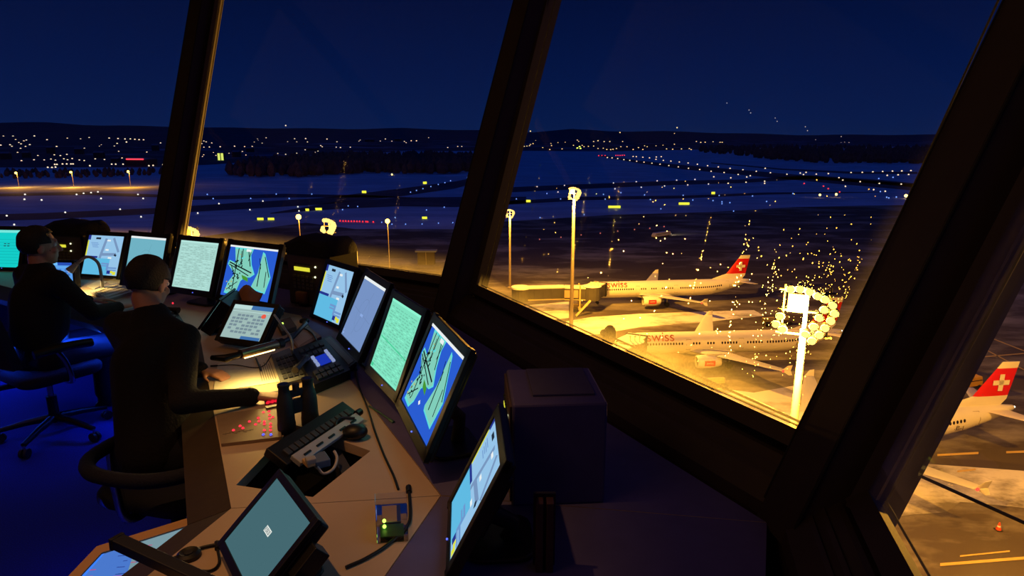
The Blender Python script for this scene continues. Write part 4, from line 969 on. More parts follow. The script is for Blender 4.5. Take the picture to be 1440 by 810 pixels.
flat('ground_snow_patch', [(795,452),(830,446),(900,441),(990,438),(1060,436),(1075,444),(1000,452),(900,460),(840,470),(800,474)], -.01, patch_m)
flat('ground_snow_patch', [(735,430),(800,424),(800,447),(760,452)], -.01, patch_m)
flat('ground_snow_patch', [(880,545),(960,540),(1060,552),(1130,540),(1180,560),(1180,700),(1000,680),(880,600)], -.01, patch_m)
flat('ground_snow_patch', [(1230,640),(1300,652),(1440,662),(1500,672),(1500,720),(1380,708),(1280,700)], -.01, patch_m)
flat('ground_snow_patch', [(1230,690),(1300,694),(1350,706),(1330,720),(1280,724),(1220,730)], -.008, patch_m)
pm = mat('yellow paint', (200,168,92), .7, noise=.1, nscale=.5)
for x0, y0, x1, y1, t in ((1318,640,1376,637,3),(1415,636,1500,633,3),(1346,663,1372,660,2.5),(1322,794,1500,780,4),(1350,782,1420,775,2)):
    flat('ground_paint_line', [(x0,y0-t/2),(x1,y1-t/2),(x1,y1+t/2),(x0,y0+t/2)], .004, pm)
for x0, y0, x1, y1, t in ((1345,505,1440,497,1.5),(1345,470,1440,520,1.5),(1380,470,1470,505,1.5),(700,345,950,318,1)):
    flat('ground_paint_line', [(x0,y0-t/2),(x1,y1-t/2),(x1,y1+t/2),(x0,y0+t/2)], .004, apron_m if t == 1 else pm)

# hills: a terrain ring whose foot and crest follow the skyline
hill_m = mat('dark wooded hill', (66,58,72), .95, noise=.3, nscale=.01)
hsnow_m = ground_mat('hill fields', (60,60,74), (150,158,180), .3, .004, (1,1,1))
def crest(x):      # skyline height in the picture by direction
    P = [(-700,178),(-100,174),(0,172),(60,173),(130,176),(230,177),(300,180),(420,181),(560,180),(640,183),(740,186),(800,181),(860,184),(960,186),(1060,188),(1200,190),(1300,190),(1440,186),(2200,182)]
    for (a, b), (c, d) in zip(P, P[1:]):
        if a <= x <= c: return b+(d-b)*(x-a)/(c-a)
    return 180
def foot(x):
    P = [(-700,238),(0,236),(230,236),(300,232),(420,222),(560,213),(700,212),(860,213),(960,211),(1100,207),(1440,206),(2200,206)]
    for (a, b), (c, d) in zip(P, P[1:]):
        if a <= x <= c: return b+(d-b)*(x-a)/(c-a)
    return 210
mb = MB(); vs = []; K = 110; rows = 9
HP = {}
for k in range(K+1):
    x = -700+2900*k/K; f, c = foot(x), crest(x)
    Yf = at(x,f,GZ).y
    for j in range(rows):
        s = j/(rows-1); y = f+(c-f)*s; Y = Yf*(1+1.9*s**1.2)+2200*s*s
        wob = (math.sin(x*.05+j)+math.sin(x*.021+2*j))*.7*s
        P = atY(x, y+wob, Y); 
        if j == 0: P.z = GZ-.3
        vs.append(tuple(P))
fs = [(k*rows+j,(k+1)*rows+j,(k+1)*rows+j+1,k*rows+j+1) for k in range(K) for j in range(rows-1)]
mb.v = vs; mb.f = fs; mb.mats = [hsnow_m, hill_m]; mb.mi = [(0 if (i%(rows-1)) in (0,1,2,3) else 1) for i in range(len(fs))]
struct(mb.build('ground_hills', smooth=True))
def on_hill(x, y):      # point of the hill terrain seen at a pixel
    f, c = foot(x), crest(x); s = min(1, max(0, (f-y)/(f-c))); Yf = at(x,f,GZ).y
    return atY(x, y, Yf*(1+1.9*s**1.2)+2200*s*s-6)
# forests
leaf_m = mat('dark forest', (84,62,64), .95, noise=.35, nscale=.2)
def forest(label, px, n, h0, h1, seed):
    r = random.Random(seed); mb = MB(); xs = [p[0] for p in px]; ys = [p[1] for p in px]
    def inside(x, y):
        c = False
        for i in range(len(px)):
            (x1,y1),(x2,y2) = px[i], px[i-1]
            if (y1 > y) != (y2 > y) and x < (x2-x1)*(y-y1)/(y2-y1)+x1: c = not c
        return c
    k = 0
    while k < n:
        x, y = r.uniform(min(xs),max(xs)), r.uniform(min(ys),max(ys))
        if not inside(x, y): continue
        k += 1; P = at(x,y,GZ); h = r.uniform(h0,h1); R = h*r.uniform(.28,.4); v = []; m = 6
        for zz, kk in ((.06,.55),(.35,1),(.7,.7)):
            for q in range(m): a = 2*PI*q/m+r.random()*.5; v.append((P.x+R*kk*math.cos(a)*r.uniform(.8,1.2), P.y+R*kk*math.sin(a), P.z+h*zz))
        v.append((P.x,P.y,P.z+h))
        mb.add(v,[(b*m+q,b*m+(q+1)%m,(b+1)*m+(q+1)%m,(b+1)*m+q) for b in (0,1) for q in range(m)]+[(2*m+q,2*m+(q+1)%m,3*m) for q in range(m)],leaf_m)
    return tag(mb.build('forest'), label, 'forest', kind='stuff')
forest('dark bare forest between the snow field and the town, centre left', [(322,245),(322,249),(350,250),(420,250),(480,246),(520,245),(600,246),(668,243),(700,238),(700,222),(600,219),(470,220),(430,226),(352,234),(350,243)], 900, 12, 19, 4)
forest('dark forest band behind the runway lights, right', [(975,214),(1040,220),(1090,226),(1150,230),(1250,231),(1340,231),(1440,226),(1440,212),(1300,210),(1100,208.5),(1000,208.5)], 900, 15, 26, 5)
for k_, (lb, q_) in enumerate((('thin strip of dark bushes beyond the lit road, far left',[(-60,240),(-60,252),(60,252),(150,250),(240,246),(240,240),(100,243)]),)):
    forest(lb, q_, 160, 5, 8, 9)

# ------------------------------------------------------------------ floodlight masts
steel_m = mat('galvanised mast steel', (176,160,128), .5, .2, noise=.06, nscale=3)
lens_m = emit('sodium lens', (255,210,112), 1.9, False); plate_m = mat('mast service box', (120,92,54), .6, noise=.05)
lamp_black = mat('floodlight housing', (70,60,44), .5, noise=.1)
SOD = (255,178,58)
def floodlight(parent, p, d, s, ls=1):
    d = Vector(d).normalized(); mb = MB(); mb.cyl(p, p+d*.42*s, .2*s, lamp_black, 10, .34*s); f = mb.build('floodlight', parent, smooth=True)
    mb = MB(); mb.sphere(p+d*.43*s, (.30*s*ls,.30*s*ls,.30*s*ls), lens_m, 10, 8); mb.build('lens', f); return f
def mast(label, base, h, aim, n=9, s=1.0, rb=.45, box=True, ls=1.0):
    b = Vector((base[0],base[1],GZ)); r = thing('light_mast', label, 'light mast', tuple(b), 0, 'apron floodlight masts')
    mb = MB(); mb.tube([(0,0,0),(0,0,h*.5),(0,0,h-1.2)],[rb,rb*.82,rb*.62],steel_m,14); mb.lathe([(rb*1.8,0),(rb*1.8,.3),(rb*1.2,.4)],steel_m,14); mb.build('pole', r, smooth=True)
    aim = Vector(aim).normalized(); side = Vector((-aim.y,aim.x,0)).normalized()
    mb = MB()
    for zz in (-1.4,0,1.2): mb.tube([side*(-1.5*s)+Vector((0,0,h+zz*s)),side*(1.5*s)+Vector((0,0,h+zz*s))],.07*s,lamp_black,6)
    for q in (-1.2,1.2): mb.tube([side*(q*s)+Vector((0,0,h-1.5*s)),side*(q*s)+Vector((0,0,h+1.5*s))],.06*s,lamp_black,6)
    mb.tube([(0,0,h-1.6*s),(0,0,h+1.4*s)],.12*s,steel_m,8); mb.build('head_frame', r)
    pos = [(-.9,1.45),(-.4,1.5),(.1,1.4),(.55,1.2),(.95,1.05),(1.35,.75),(1.5,.3),(1.35,-.15),(1.1,-.6),(.85,-1.05),(.5,-1.45),(-1.3,-.2),(-1.5,-.7),(-1.1,-.95),(.95,.45),(.75,-.05),(.5,-.6),(.1,-1.1)][:n]
    for a, c in pos: floodlight(r, side*(a*s)+Vector((0,0,h+c*s))+aim*.15, aim+Vector((0,0,-.45)), s*.8, ls)
    if box:
        mb = MB(); mb.box(side*(-.55*s)+Vector((0,0,h+.45*s))-aim*.2, (.9*s,.5*s,1.1*s), plate_m, R=Matrix.Rotation(math.atan2(side.y,side.x),3,'Z')); mb.build('service_box', r, bevel=.03)
    return r
Hm = 29.0
m1 = at(803,466,GZ); m1 = (m1.x, m1.y)
mast('tall floodlight mast behind the jet bridge, right of the centre mullion', m1, 40-10.6, (.25,-1,0), 18, .8, .44, True, 1.35)
m2 = atY(717,300,173); mast('smaller floodlight mast left of the tall one', (m2.x,m2.y), m2.z-GZ, (.4,-1,0), 14, .7, .36, False, 1.5)
m3 = atY(1118,520,41); m3h = atY(1138,438,41)
mast('nearest floodlight mast with dazzling lamps in front of the second airliner', (m3.x+.3,41), m3h.z-GZ, (-.45,-.9,0), 18, 1.15, .36, True, .92)
m4 = atY(463,318,120); mast('floodlight mast rising behind the centre radio cabinet', (m4.x,m4.y), m4.z-GZ, (-.2,-1,0), 18, .85, .32, False, 1.9)
m5 = atY(270,330,95); mast('floodlight mast head showing above the pale green table monitor', (m5.x,m5.y), m5.z-GZ, (-.1,-1,0), 18, .8, .34, True, 1.4)
def lampkw(x, y, z, e, rad=.9): point('sodium_light', (x,y,z), SOD, e, rad)
lampkw(m1[0]+.4, m1[1]-1.6, GZ+28.6, 210000); lampkw(m2.x, m2.y-1.5, m2.z-1, 40000)
lampkw(m3.x-1.0, 39.6, m3h.z-1.2, 240000, .8); lampkw(m4.x, m4.y-1.5, m4.z-1, 20000); lampkw(m5.x, m5.y-1.5, m5.z-1, 16000)
lampkw(62, 52, GZ+29, 52000)     # added light for the right-edge airliner, out of view; no mast stands here
for lb, x, y, Y, h0 in (('single star-bright lamp post left of the centre radio cabinet',420,305,150,0),('single lamp post at the right end of the red lights',545,311,170,0)):
    P = atY(x,y,Y); r = thing('lamp_post', lb, 'lamp post', (P.x,P.y,GZ), 0, 'single lamp posts on the apron edge'); h = P.z-GZ
    mb = MB(); mb.tube([(0,0,0),(0,0,h)],[.14,.09],steel_m,8); mb.build('pole', r, smooth=True)
    mb = MB(); mb.sphere((0,-.1,h),.62,emit('star lamp',(255,190,70),12,False),10,8); mb.build('lamp', r); lampkw(P.x,P.y-1,P.z-.6,1500,.5)
for k, (x, y) in enumerate(((27,243),(104,242),(184,241))):
    b = at(x,263.5,GZ); t = atY(x,y,b.y); r = thing('street_lamp', ['left','middle','right'][k]+'most street lamp along the lit snowy road'.replace('most','most',1) if k != 1 else 'middle one of three street lamps along the lit snowy road', 'street lamp', (b.x,b.y,GZ), 0, 'street lamps on the lit road'); h = t.z-GZ
    mb = MB(); mb.tube([(0,0,0),(0,0,h-.3),(0,-.8,h)],[.16,.12,.1],steel_m,8); mb.build('pole', r, smooth=True)
    mb = MB(); mb.sphere((0,-1.0,h-.1),1.0,emit('street lamp glow',(255,206,96),6,False),10,8); mb.build('lamp', r); lampkw(b.x,b.y-2,GZ+h-1,26000,.8)

# ------------------------------------------------------------------ airfield lights
SEEN = []
def lights(px, label, cat, name, group, rgb, s, k, fn=None, hz=.35):
    mt = emit('light '+group, rgb, s, False); me = None; out = []
    for x, y in px:
        if any(abs(x-a)+abs(y-b) < 2.6 for a, b in SEEN): continue
        SEEN.append((x,y))
        P = fn(x,y) if fn else at(x,y,GZ+hz)
        d = (P-Vector((0,0,EYE))).length
        if me is None:
            mb = MB(); mb.sphere((0,0,0),1,mt,8,6); o = mb.build(name); me = o.data
        else: o = bpy.data.objects.new(name, me); COL.objects.link(o)
        o.location = P; sc = k*d/F; o.scale = (sc,sc,sc); tag(o, label, cat, group); out.append(o)
    return out
def z4(l): return [(720+x/4.05,140+y/4.05) for x, y in l]
def z5(l): return [(1000+x/4.05,140+y/4.05) for x, y in l]
def z1(l): return [(x/5.0615,150+y/5.0615) for x, y in l]
def z2(l): return [(250+x/5.0615,150+y/5.0615) for x, y in l]
def z3(l): return [(440+x/4.05,170+y/4.05) for x, y in l]
RW = z4([(543,331),(570,333),(602,337),(637,343),(671,347),(710,352),(752,357),(797,363),(843,369),(893,377),(947,384),(1005,392),(1069,399),(1134,409),(1208,416),(690,325),(708,326),(745,329),(783,333),(822,328),(850,326),(820,341),(862,347),(905,351),(953,356),(1003,362),(1056,369),(1114,377)])+z5([(41,384),(108,392),(181,400),(257,409),(308,392),(338,417),(432,426),(508,419),(526,427),(541,415),(599,425),(668,422),(728,445),(750,459),(797,416),(861,415),(921,412),(977,410),(1033,408),(1086,407),(1138,405),(1065,429),(1003,432),(1125,427),(74,417),(154,427),(223,434),(203,441),(112,446),(199,471),(97,477),(305,465),(305,477),(15,440),(849,468),(765,494),(926,513),(992,522),(958,478),(1083,482)])
lights(RW, 'small white runway light on the snow field right of the centre mullion', 'runway light', 'runway_light', 'white lights along the runway', (255,226,190), 1.5, .85)
TX = z4([(143,496),(299,489),(578,475),(708,468),(827,463),(938,459),(1042,455),(1148,440),(1148,449),(1245,446),(736,499),(587,508),(869,492),(1001,486),(1119,481),(1229,476),(262,526)])
lights(TX, 'small white light along the near dark taxiway behind the tall mast', 'taxiway light', 'taxiway_light', 'white lights along the near taxiway', (235,225,235), 1.3, .8)
BL = z4([(199,535),(277,566),(25,566),(521,540),(620,530),(755,543),(531,567),(788,569),(1030,572),(848,622),(1180,546),(1145,575),(1196,582),(1241,587),(1262,635),(411,655),(160,672),(975,545)])+z5([(964,524),(1055,555),(1012,560),(1000,556),(466,535),(236,549),(316,580),(128,635),(955,450),(1036,443),(12,575),(62,593),(106,587)])+z3([(556,406),(590,396),(627,386),(672,374),(714,362),(752,352),(784,341),(810,262),(825,258),(842,254),(858,252),(169,505),(201,484),(255,487),(647,507),(748,491),(468,550),(450,588),(392,577),(528,588),(622,587),(715,582),(797,579),(880,323)])+z2([(210,624),(252,654),(519,653),(701,622),(793,653),(954,622),(1214,706),(1281,709),(1173,733)])
lights(BL, 'tiny blue taxiway light on the dark airfield', 'taxiway light', 'taxiway_edge_light', 'blue taxiway lights', (120,160,255), 1.5, .75)
WL = z1([(178,625),(296,664),(545,625),(595,617),(648,612),(697,607),(719,653),(982,625),(1019,653),(855,730),(464,752),(1004,783),(48,776),(570,803),(101,839),(174,659)])+z2([(293,690),(606,672),(142,757),(513,733),(855,712),(863,742)])
lights(WL, 'small white light on the snow beyond the two left windows', 'taxiway light', 'taxiway_light', 'white lights in the left windows', (245,235,220), 1.5, .9)
RD = z3([(155,569),(172,570),(187,570),(203,571),(219,571),(235,571),(251,572),(266,572),(284,573),(293,573),(302,573),(312,574),(344,575)])
lights(RD, 'red stop light in the row right of the lamp mast in the middle window', 'stop light', 'stop_light', 'row of red stop lights', (255,40,44), 2.2, .95)
RA = z4([(157,796),(279,784),(394,771),(503,761),(602,749),(698,740),(785,733),(866,723)])
lights(RA, 'faint red apron light in the curved row behind the first airliner', 'apron light', 'apron_light', 'faint red lights on the apron', (230,120,110), .9, .8)
lights(z5([(640,493),(667,507),(530,478),(732,526)]), 'small red vehicle light among the runway lights on the right', 'obstacle light', 'obstacle_light', 'red lights on the right', (255,60,70), 1.3, .9)
lights(z5([(713,540)]), 'large warm lamp on the far apron right of the pale lamp', 'lamp', 'apron_lamp', 'far apron lamps', (255,205,110), 5, 1.5, hz=2)
lights(z5([(620,543)]), 'pale lamp on the far apron left of the large warm lamp', 'lamp', 'apron_lamp', 'far apron lamps', (255,235,190), 4, 1.4, hz=2)
lights(z5([(1110,548)]), 'bright warm lamp at the right edge of the right window', 'lamp', 'apron_lamp', 'far apron lamps', (255,225,160), 5, 1.9, hz=2)
lights(z3([(450,305)]), 'lone pale lamp on the snow below the forest', 'lamp', 'apron_lamp', 'far apron lamps', (255,225,200), 2.5, 1.1, hz=1)
lights(z4([(512,319),(494,320),(503,320),(521,319),(530,319),(540,319),(592,319),(604,319),(616,319),(628,318),(640,318)]), 'red light of the far runway end bar', 'runway light', 'runway_end_light', 'red runway end lights', (255,50,70), 1.8, .8)
# illuminated yellow signs
sg = emit('sign yellow', (225,225,60), 1.5, False)
for k, (x, y, wd, lb) in enumerate(((366,307,9,'left one of two yellow lit signs left of the star-bright lamp'),(381,307,9,'right one of two yellow lit signs left of the star-bright lamp'),(448,293.5,9,'yellow lit sign above the lamp mast head in the middle window'),(432,294.5,5,'small yellow lit sign above the star-bright lamp'),(597,305.5,7,'pale yellow lit sign right of the red stop lights'),(864,290.5,17,'yellow lit sign right of the tall mast head'),(962,286,15,'yellow lit sign left of the runway lights on the right'),(743,282.5,6,'small yellow lit sign above the smaller mast'),(597.5,257.5,5,'far yellow lit sign beyond the curved taxiway'),(512,270,6,'dim green yellow sign on the snow in the middle window'),(1003,271.5,5,'small yellow green sign near the runway on the right'))):
    P = at(x,y,GZ+1.0); P.z = GZ; W_ = wd*P.y/F; h = 3.2*P.y/F
    r = thing('taxiway_sign', lb, 'sign', tuple(P), 0, 'yellow lit taxiway signs'); mb = MB(); mb.box((0,.2,h*.6),(W_*1.06,.3,h*1.12),lamp_black); mb.build('housing', r)
    mb = MB(); mb.box((0,.03,h*.6),(W_,.06,h),sg); mb.build('lit_face', r); mb = MB()
    for q in (-.35,.35): mb.cyl((W_*q,.2,0),(W_*q,.2,h*.2),.08,lamp_black,6)
    mb.build('feet', r)
# the town
rt = random.Random(21)
TL = z1([(25,212),(93,212),(112,237),(170,246),(188,240),(245,210),(335,237),(72,273),(85,285),(135,258),(150,267),(182,285),(212,272),(147,299),(126,328),(185,328),(365,290),(403,285),(480,227),(545,308),(553,300),(601,298),(574,232),(635,222),(387,345),(476,341),(455,373),(481,380),(514,371),(565,381),(395,383),(363,375),(315,381),(242,380),(153,386),(678,373),(744,378),(692,330),(708,285),(722,275),(777,225),(840,228),(890,231),(928,231),(960,234),(990,236),(1022,237),(900,252),(834,263),(814,283),(845,320),(869,367),(935,373),(965,398),(795,410),(824,410),(876,410),(1096,270),(1143,260),(1190,246),(1198,257),(1045,325),(5,275),(390,411),(405,411),(445,408),(475,408),(505,408),(520,408),(340,432),(370,433),(395,430),(905,408),(925,408),(945,410),(1060,420),(1090,418),(1160,412),(30,350),(45,358),(60,345),(170,345),(210,340),(270,350),(430,350),(600,385),(640,420)])
lights(TL, 'small warm town light on the slope beyond the leftmost window', 'town light', 'town_light', 'town lights beyond the leftmost window', (255,226,190), 1.35, .85, on_hill)
TL2 = z2([(172,265),(186,246),(202,252),(242,260),(225,288),(302,286),(186,290),(404,282),(545,255),(568,232),(573,244),(601,262),(514,296),(476,285),(530,284),(629,224),(782,252),(832,230),(847,253),(910,228),(923,253),(1018,278),(1028,287),(1062,231),(1133,252),(1128,290),(1158,292),(1228,290),(1290,248),(1298,240),(907,309),(977,327),(998,318),(847,333),(768,341),(422,344),(440,321),(460,321),(272,349),(185,345),(176,357),(253,329),(365,334),(485,346),(712,335),(768,134)])+z3([(80,103),(264,115),(320,117),(384,117),(413,104),(450,117),(521,118),(531,126),(560,114),(590,114),(659,98),(768,153),(825,147),(848,147)])
lights(TL2, 'small warm town light above the forest in the middle window', 'town light', 'town_light', 'town lights beyond the middle window', (255,222,190), 1.3, .85, on_hill)
TL3 = z4([(45,272),(70,268),(85,266),(100,264),(105,257),(120,252),(135,235),(175,275),(215,285),(222,252),(225,263),(262,247),(303,245),(285,282),(350,262),(400,262),(410,270),(435,268),(465,266),(490,280),(520,278),(540,285),(562,286),(575,284),(595,280),(620,270),(655,270),(690,285),(720,275),(745,285),(755,265),(770,270),(820,265),(860,262),(925,256),(880,282),(915,284),(965,282),(1010,280),(1020,286),(1075,245),(1050,240),(1100,244),(1145,242),(1185,245),(1197,245),(465,240),(490,235),(525,240),(557,240),(630,240),(372,232),(380,240),(615,188),(925,195),(940,160),(105,180)])
lights(TL3, 'tiny town light on the horizon right of the centre mullion', 'town light', 'town_light', 'town lights beyond the right window', (255,214,150), 1.4, .85, on_hill)
lights(z4([(352,266),(372,278),(390,280),(408,276),(415,265),(385,270)]), 'green yellow floodlight in the bright cluster on the horizon', 'town light', 'town_floodlight', 'bright cluster on the horizon', (220,250,90), 3, 1.2, on_hill)
lights(z5([(90,20),(216,60),(225,76),(365,105),(376,124),(537,155),(549,177),(741,211),(595,230),(740,246),(760,244),(785,246),(990,273),(1010,300),(938,273)]), 'faint light on the far hills above the right forest', 'hill light', 'hill_light', 'faint lights on the far right hills', (225,205,200), .8, .6, on_hill)
# town buildings
bm_ = mat('dark town wall', (58,56,66), .9, noise=.2, nscale=.05); rm_ = mat('dark snowy roof', (110,116,136), .9, noise=.1, nscale=.05)
def house(label, x, y, wpx, hpx, cat='building'):
    P = on_hill(x,y); P.z -= 1.5; k = P.y/F; w_, h_ = wpx*k, hpx*k
    r = thing('town_building', label, cat, tuple(P), rt.uniform(-.3,.3)); mb = MB(); mb.box((0,0,h_*.5),(w_,w_*.6,h_),bm_); mb.build('walls', r)
    mb = MB(); mb.add([(-w_*.52,-w_*.32,h_),(w_*.52,-w_*.32,h_),(w_*.52,w_*.32,h_),(-w_*.52,w_*.32,h_),(-w_*.52,0,h_*1.25),(w_*.52,0,h_*1.25)],[(0,1,5,4),(2,3,4,5),(0,4,3),(1,2,5),(3,2,1,0)],rm_); mb.build('roof', r); return r, w_, h_
r, w_, h_ = house('dark town building with a red lit sign line', 199, 232, 34, 9)
mb = MB(); mb.box((0,-w_*.32,h_*1.05),(w_*.8,.8,h_*.22),emit('red sign',(255,70,90),1.2,False)); s_ = mb.build('red_sign', r); s_['label'] = 'long red glowing sign'
r, w_, h_ = house('town building with two tall yellow green lit windows', 311.5, 225, 9, 11)
for q in (-.24,.24):
    mb = MB(); mb.box((w_*q,-w_*.31,h_*.5),(w_*.34,.5,h_*.85),emit('lit window',(222,236,110),1.1,False)); mb.build('lit_window', r)
for k, (x, y, a, b, lb) in enumerate(((9,224,11,9,'grey apartment block at the left edge of the town'),(38,222,9,8,'grey apartment block second from the left edge of the town'),(72,216,9,9,'dark town block behind the leftmost street lamp'),(112,217,10,8,'dark town block behind the middle street lamp'),(140,222,12,8,'low dark town block left of the red sign'),(163,228,10,6,'small dark town house just left of the red sign'),(219,212,8,8,'tall town block beside the left mullion'),(333,221,10,8,'dark town block right of the yellow green windows'),(352,214,9,6,'small town house above the left end of the forest'),(440,212,14,4,'long low town building above the forest'),(520,200,12,4,'low town building on the ridge in the middle window'),(560,199,9,4,'small town building near the centre mullion'))): house(lb,x,y,a,b)
for x, y, lbl in ((22,227,'a'),(47,221,'b')):
    pass

# ------------------------------------------------------------------ airliners
pl_m = mat('white aircraft paint', (226,220,206), .35, noise=.02, nscale=.3); red_p = mat('red aircraft paint', (206,26,20), .35, noise=.03, nscale=.5)
win_m = mat('cabin window dark', (40,34,30), .2); metal_m = mat('bare aluminium', (150,148,142), .35, .8, noise=.05); tyre_m = mat('tyre rubber', (22,22,22), .8, noise=.1)
grey_p = mat('grey wing paint', (196,192,182), .4, noise=.03, nscale=.3); txt_m = mat('red brown lettering', (168,52,30), .4); dmark = mat('dark lettering', (70,52,46), .5)
WTXT = text_mesh('swiss', 2.5, txt_m); RTXT = text_mesh('HB-I', .9, dmark); NTXT = text_mesh('swiss', .62, pl_m)
FR = 1.975
PROF = [(0,.02,3.05),(.35,.45,3.1),(1.0,.85,3.2),(2.2,1.35,3.4),(3.8,1.76,3.6),(5.8,FR,3.72),(9,FR,3.75),(20,FR,3.75),(31,FR,3.75),(34,1.9,3.85),(37,1.62,4.15),(40,1.18,4.6),(42.5,.75,5.0),(44.2,.36,5.3),(44.5,.12,5.35)]
def fus(x):
    for (a,r0,z0),(b,r1,z1_) in zip(PROF,PROF[1:]):
        if a <= x <= b: t = (x-a)/(b-a); return r0+(r1-r0)*t, z0+(z1_-z0)*t
def foil(mb, mt, secs):     # secs: (leading point, chord vector, thickness, up vector)
    n = 10; vs = []
    for le, ch, th, upv in secs:
        for k in range(n):
            a = 2*PI*k/n; u = .5-.5*math.cos(a); hgt = .5*th*math.sin(a)*(1.25-.9*u); vs.append(le+ch*u+upv*hgt)
    fs = [(i*n+k,i*n+(k+1)%n,(i+1)*n+(k+1)%n,(i+1)*n+k) for i in range(len(secs)-1) for k in range(n)]
    fs += [tuple(reversed(range(n))), tuple((len(secs)-1)*n+k for k in range(n))]
    mb.add(vs, fs, mt)
def airliner(label, X, Y, ang, windows):
    # local: x runs from nose to tail, -y is the side turned to the tower
    r = thing('airliner', label, 'airplane', (X,Y,GZ), ang, 'airliners parked on the apron')
    mb = MB(); n = 28; vs = []
    for x, rad, zc in PROF:
        for k in range(n): a = 2*PI*k/n; vs.append((x, rad*math.cos(a), zc+rad*1.02*math.sin(a)))
    m = len(PROF); mb.add(vs,[(i*n+k,(i+1)*n+k,(i+1)*n+(k+1)%n,i*n+(k+1)%n) for i in range(m-1) for k in range(n)]+[tuple(range(n)),tuple((m-1)*n+k for k in reversed(range(n)))],pl_m)
    f = mb.build('fuselage', r, smooth=True)
    mb = MB(); mb.sphere((19.6,0,2.35),(5.6,2.05,1.1),pl_m,20,10); mb.build('belly_fairing', r, smooth=True)
    def side(x, z, off=.012):
        rad, zc = fus(x); s = (z-zc)/(rad*1.02); return -rad*math.sqrt(max(0,1-s*s))-off
    me = None
    for x in windows:
        z = fus(x)[1]+.42
        if me is None:
            mb = MB(); mb.add([(.17*math.cos(a),-.012*math.cos(a)**2*0,.25*math.sin(a)) for a in [2*PI*k/8 for k in range(8)]],[tuple(range(8))],win_m); mb.add([(.13*math.cos(a),-.015,.2*math.sin(a)) for a in [2*PI*k/8 for k in range(8)]],[tuple(range(8))],win_m); o = mb.build('cabin_window', r); me = o.data
        else: o = bpy.data.objects.new('cabin_window', me); COL.objects.link(o); o.parent = r
        o.location = (x, side(x,z), z); o.rotation_euler = (-.2,0,0)
    dl = mat('door outline', (150,140,126), .5)
    for x in (5.2,14.8,24.6,38.2):
        mb = MB(); zc = fus(x)[1]
        for a, b in (((-.42,-.75),(-.42,1.1)),((.42,-.75),(.42,1.1)),((-.42,-.75),(.42,-.75)),((-.42,1.1),(.42,1.1))):
            mb.tube([(x+a[0],side(x,zc+a[1],.0),zc+a[1]),(x+(a[0]+b[0])/2,side(x,zc+(a[1]+b[1])/2,.0),zc+(a[1]+b[1])/2),(x+b[0],side(x,zc+b[1],.0),zc+b[1])],.035,dl,5)
        mb.build('cabin_door', r)
    mb = MB()
    for s in (-1,1):
        mb.add([(1.55,s*.55,4.28),(2.3,s*1.0,4.35),(2.5,s*.95,4.75),(2.0,s*.35,4.78)],[(0,1,2,3)],win_m); mb.add([(2.4,s*1.12,4.25),(3.2,s*1.45,4.3),(3.2,s*1.3,4.72),(2.6,s*1.02,4.75)],[(0,1,2,3)],win_m)
    mb.build('cockpit_windows', r)
    up = Vector((0,0,1))
    for s in (-1,1):
        mb = MB(); foil(mb,grey_p,[(Vector((14.8,s*1.2,2.6)),Vector((7.2,0,-.2)),.95,up),(Vector((18.4,s*6.3,3.1)),Vector((4.2,0,0)),.55,up),(Vector((24.6,s*16.6,4.1)),Vector((1.7,0,0)),.2,up)]); wg = mb.build('wing', r, smooth=True)
        mb = MB(); foil(mb,pl_m,[(Vector((24.6,s*16.6,4.1)),Vector((1.7,0,0)),.16,Vector((0,1,0))),(Vector((25.6,s*16.85,5.0)),Vector((.8,0,.1)),.08,Vector((0,1,0)))]); foil(mb,pl_m,[(Vector((24.9,s*16.65,4.1)),Vector((1.4,0,0)),.14,Vector((0,1,0))),(Vector((25.9,s*16.8,3.4)),Vector((.6,0,0)),.08,Vector((0,1,0)))]); mb.build('wingtip_fence', wg, smooth=True)
        if s < 0:
            mb = MB(); mb.sphere((25.0,s*16.7,4.1),.2,emit('red wingtip light',(255,60,40),3,False),8,6); mb.build('wingtip_light', wg)
        y = s*5.75; mb = MB(); prof = [(.95,14.9),(1.1,15.0),(1.2,15.8),(1.2,17.2),(1.0,18.6),(.82,19.2),(.55,19.3)]
        vs = [(x, y+rad*math.cos(2*PI*k/20), 2.05+rad*math.sin(2*PI*k/20)) for rad, x in prof for k in range(20)]
        mb.add(vs,[(i*20+k,(i+1)*20+k,(i+1)*20+(k+1)%20,i*20+(k+1)%20) for i in range(len(prof)-1) for k in range(20)],pl_m); mb.tube([(19.1,y,2.05),(20.2,y,2.05)],[.5,.2],metal_m,14)
        mb.cyl((15.3,y,2.05),(15.35,y,2.05),.94,dgrey,20); mb.tube([(15.0,y,2.05),(15.35,y,2.05)],[.05,.3],metal_m,12); mb.box((18.2,y,3.0),(3.2,.35,.9),grey_p); en = mb.build('engine', r, smooth=True)
        if s < 0:
            mb = MB(); vs = []
            for k in range(6):
                a = PI+.42-.84*k/5+.0; 
                for x in (16.0,17.9): vs.append((x, y+1.213*math.cos(a), 2.05+1.213*math.sin(-(a-PI))))
            mb.add(vs,[(2*k,2*k+1,2*k+3,2*k+2) for k in range(5)],red_p); lg = mb.build('red_nacelle_panel', en)
            o = bpy.data.objects.new('panel_lettering', NTXT); COL.objects.link(o); o.parent = en; o.location = (16.95,y-1.235,1.95); o.rotation_euler = (PI/2,0,0)
        mb = MB(); foil(mb,pl_m,[(Vector((39.6,s*.4,5.2)),Vector((3.6,0,0)),.36,up),(Vector((42.3,s*6.1,5.7)),Vector((1.5,0,0)),.14,up)]); mb.build('tailplane', r, smooth=True)
    mb = MB(); sd = Vector((0,1,0))
    def fin(z): t = (z-5.6)/6.1; return Vector((37.1+4.55*t,0,z)), Vector((5.9-3.4*t,0,0)), .55-.33*t
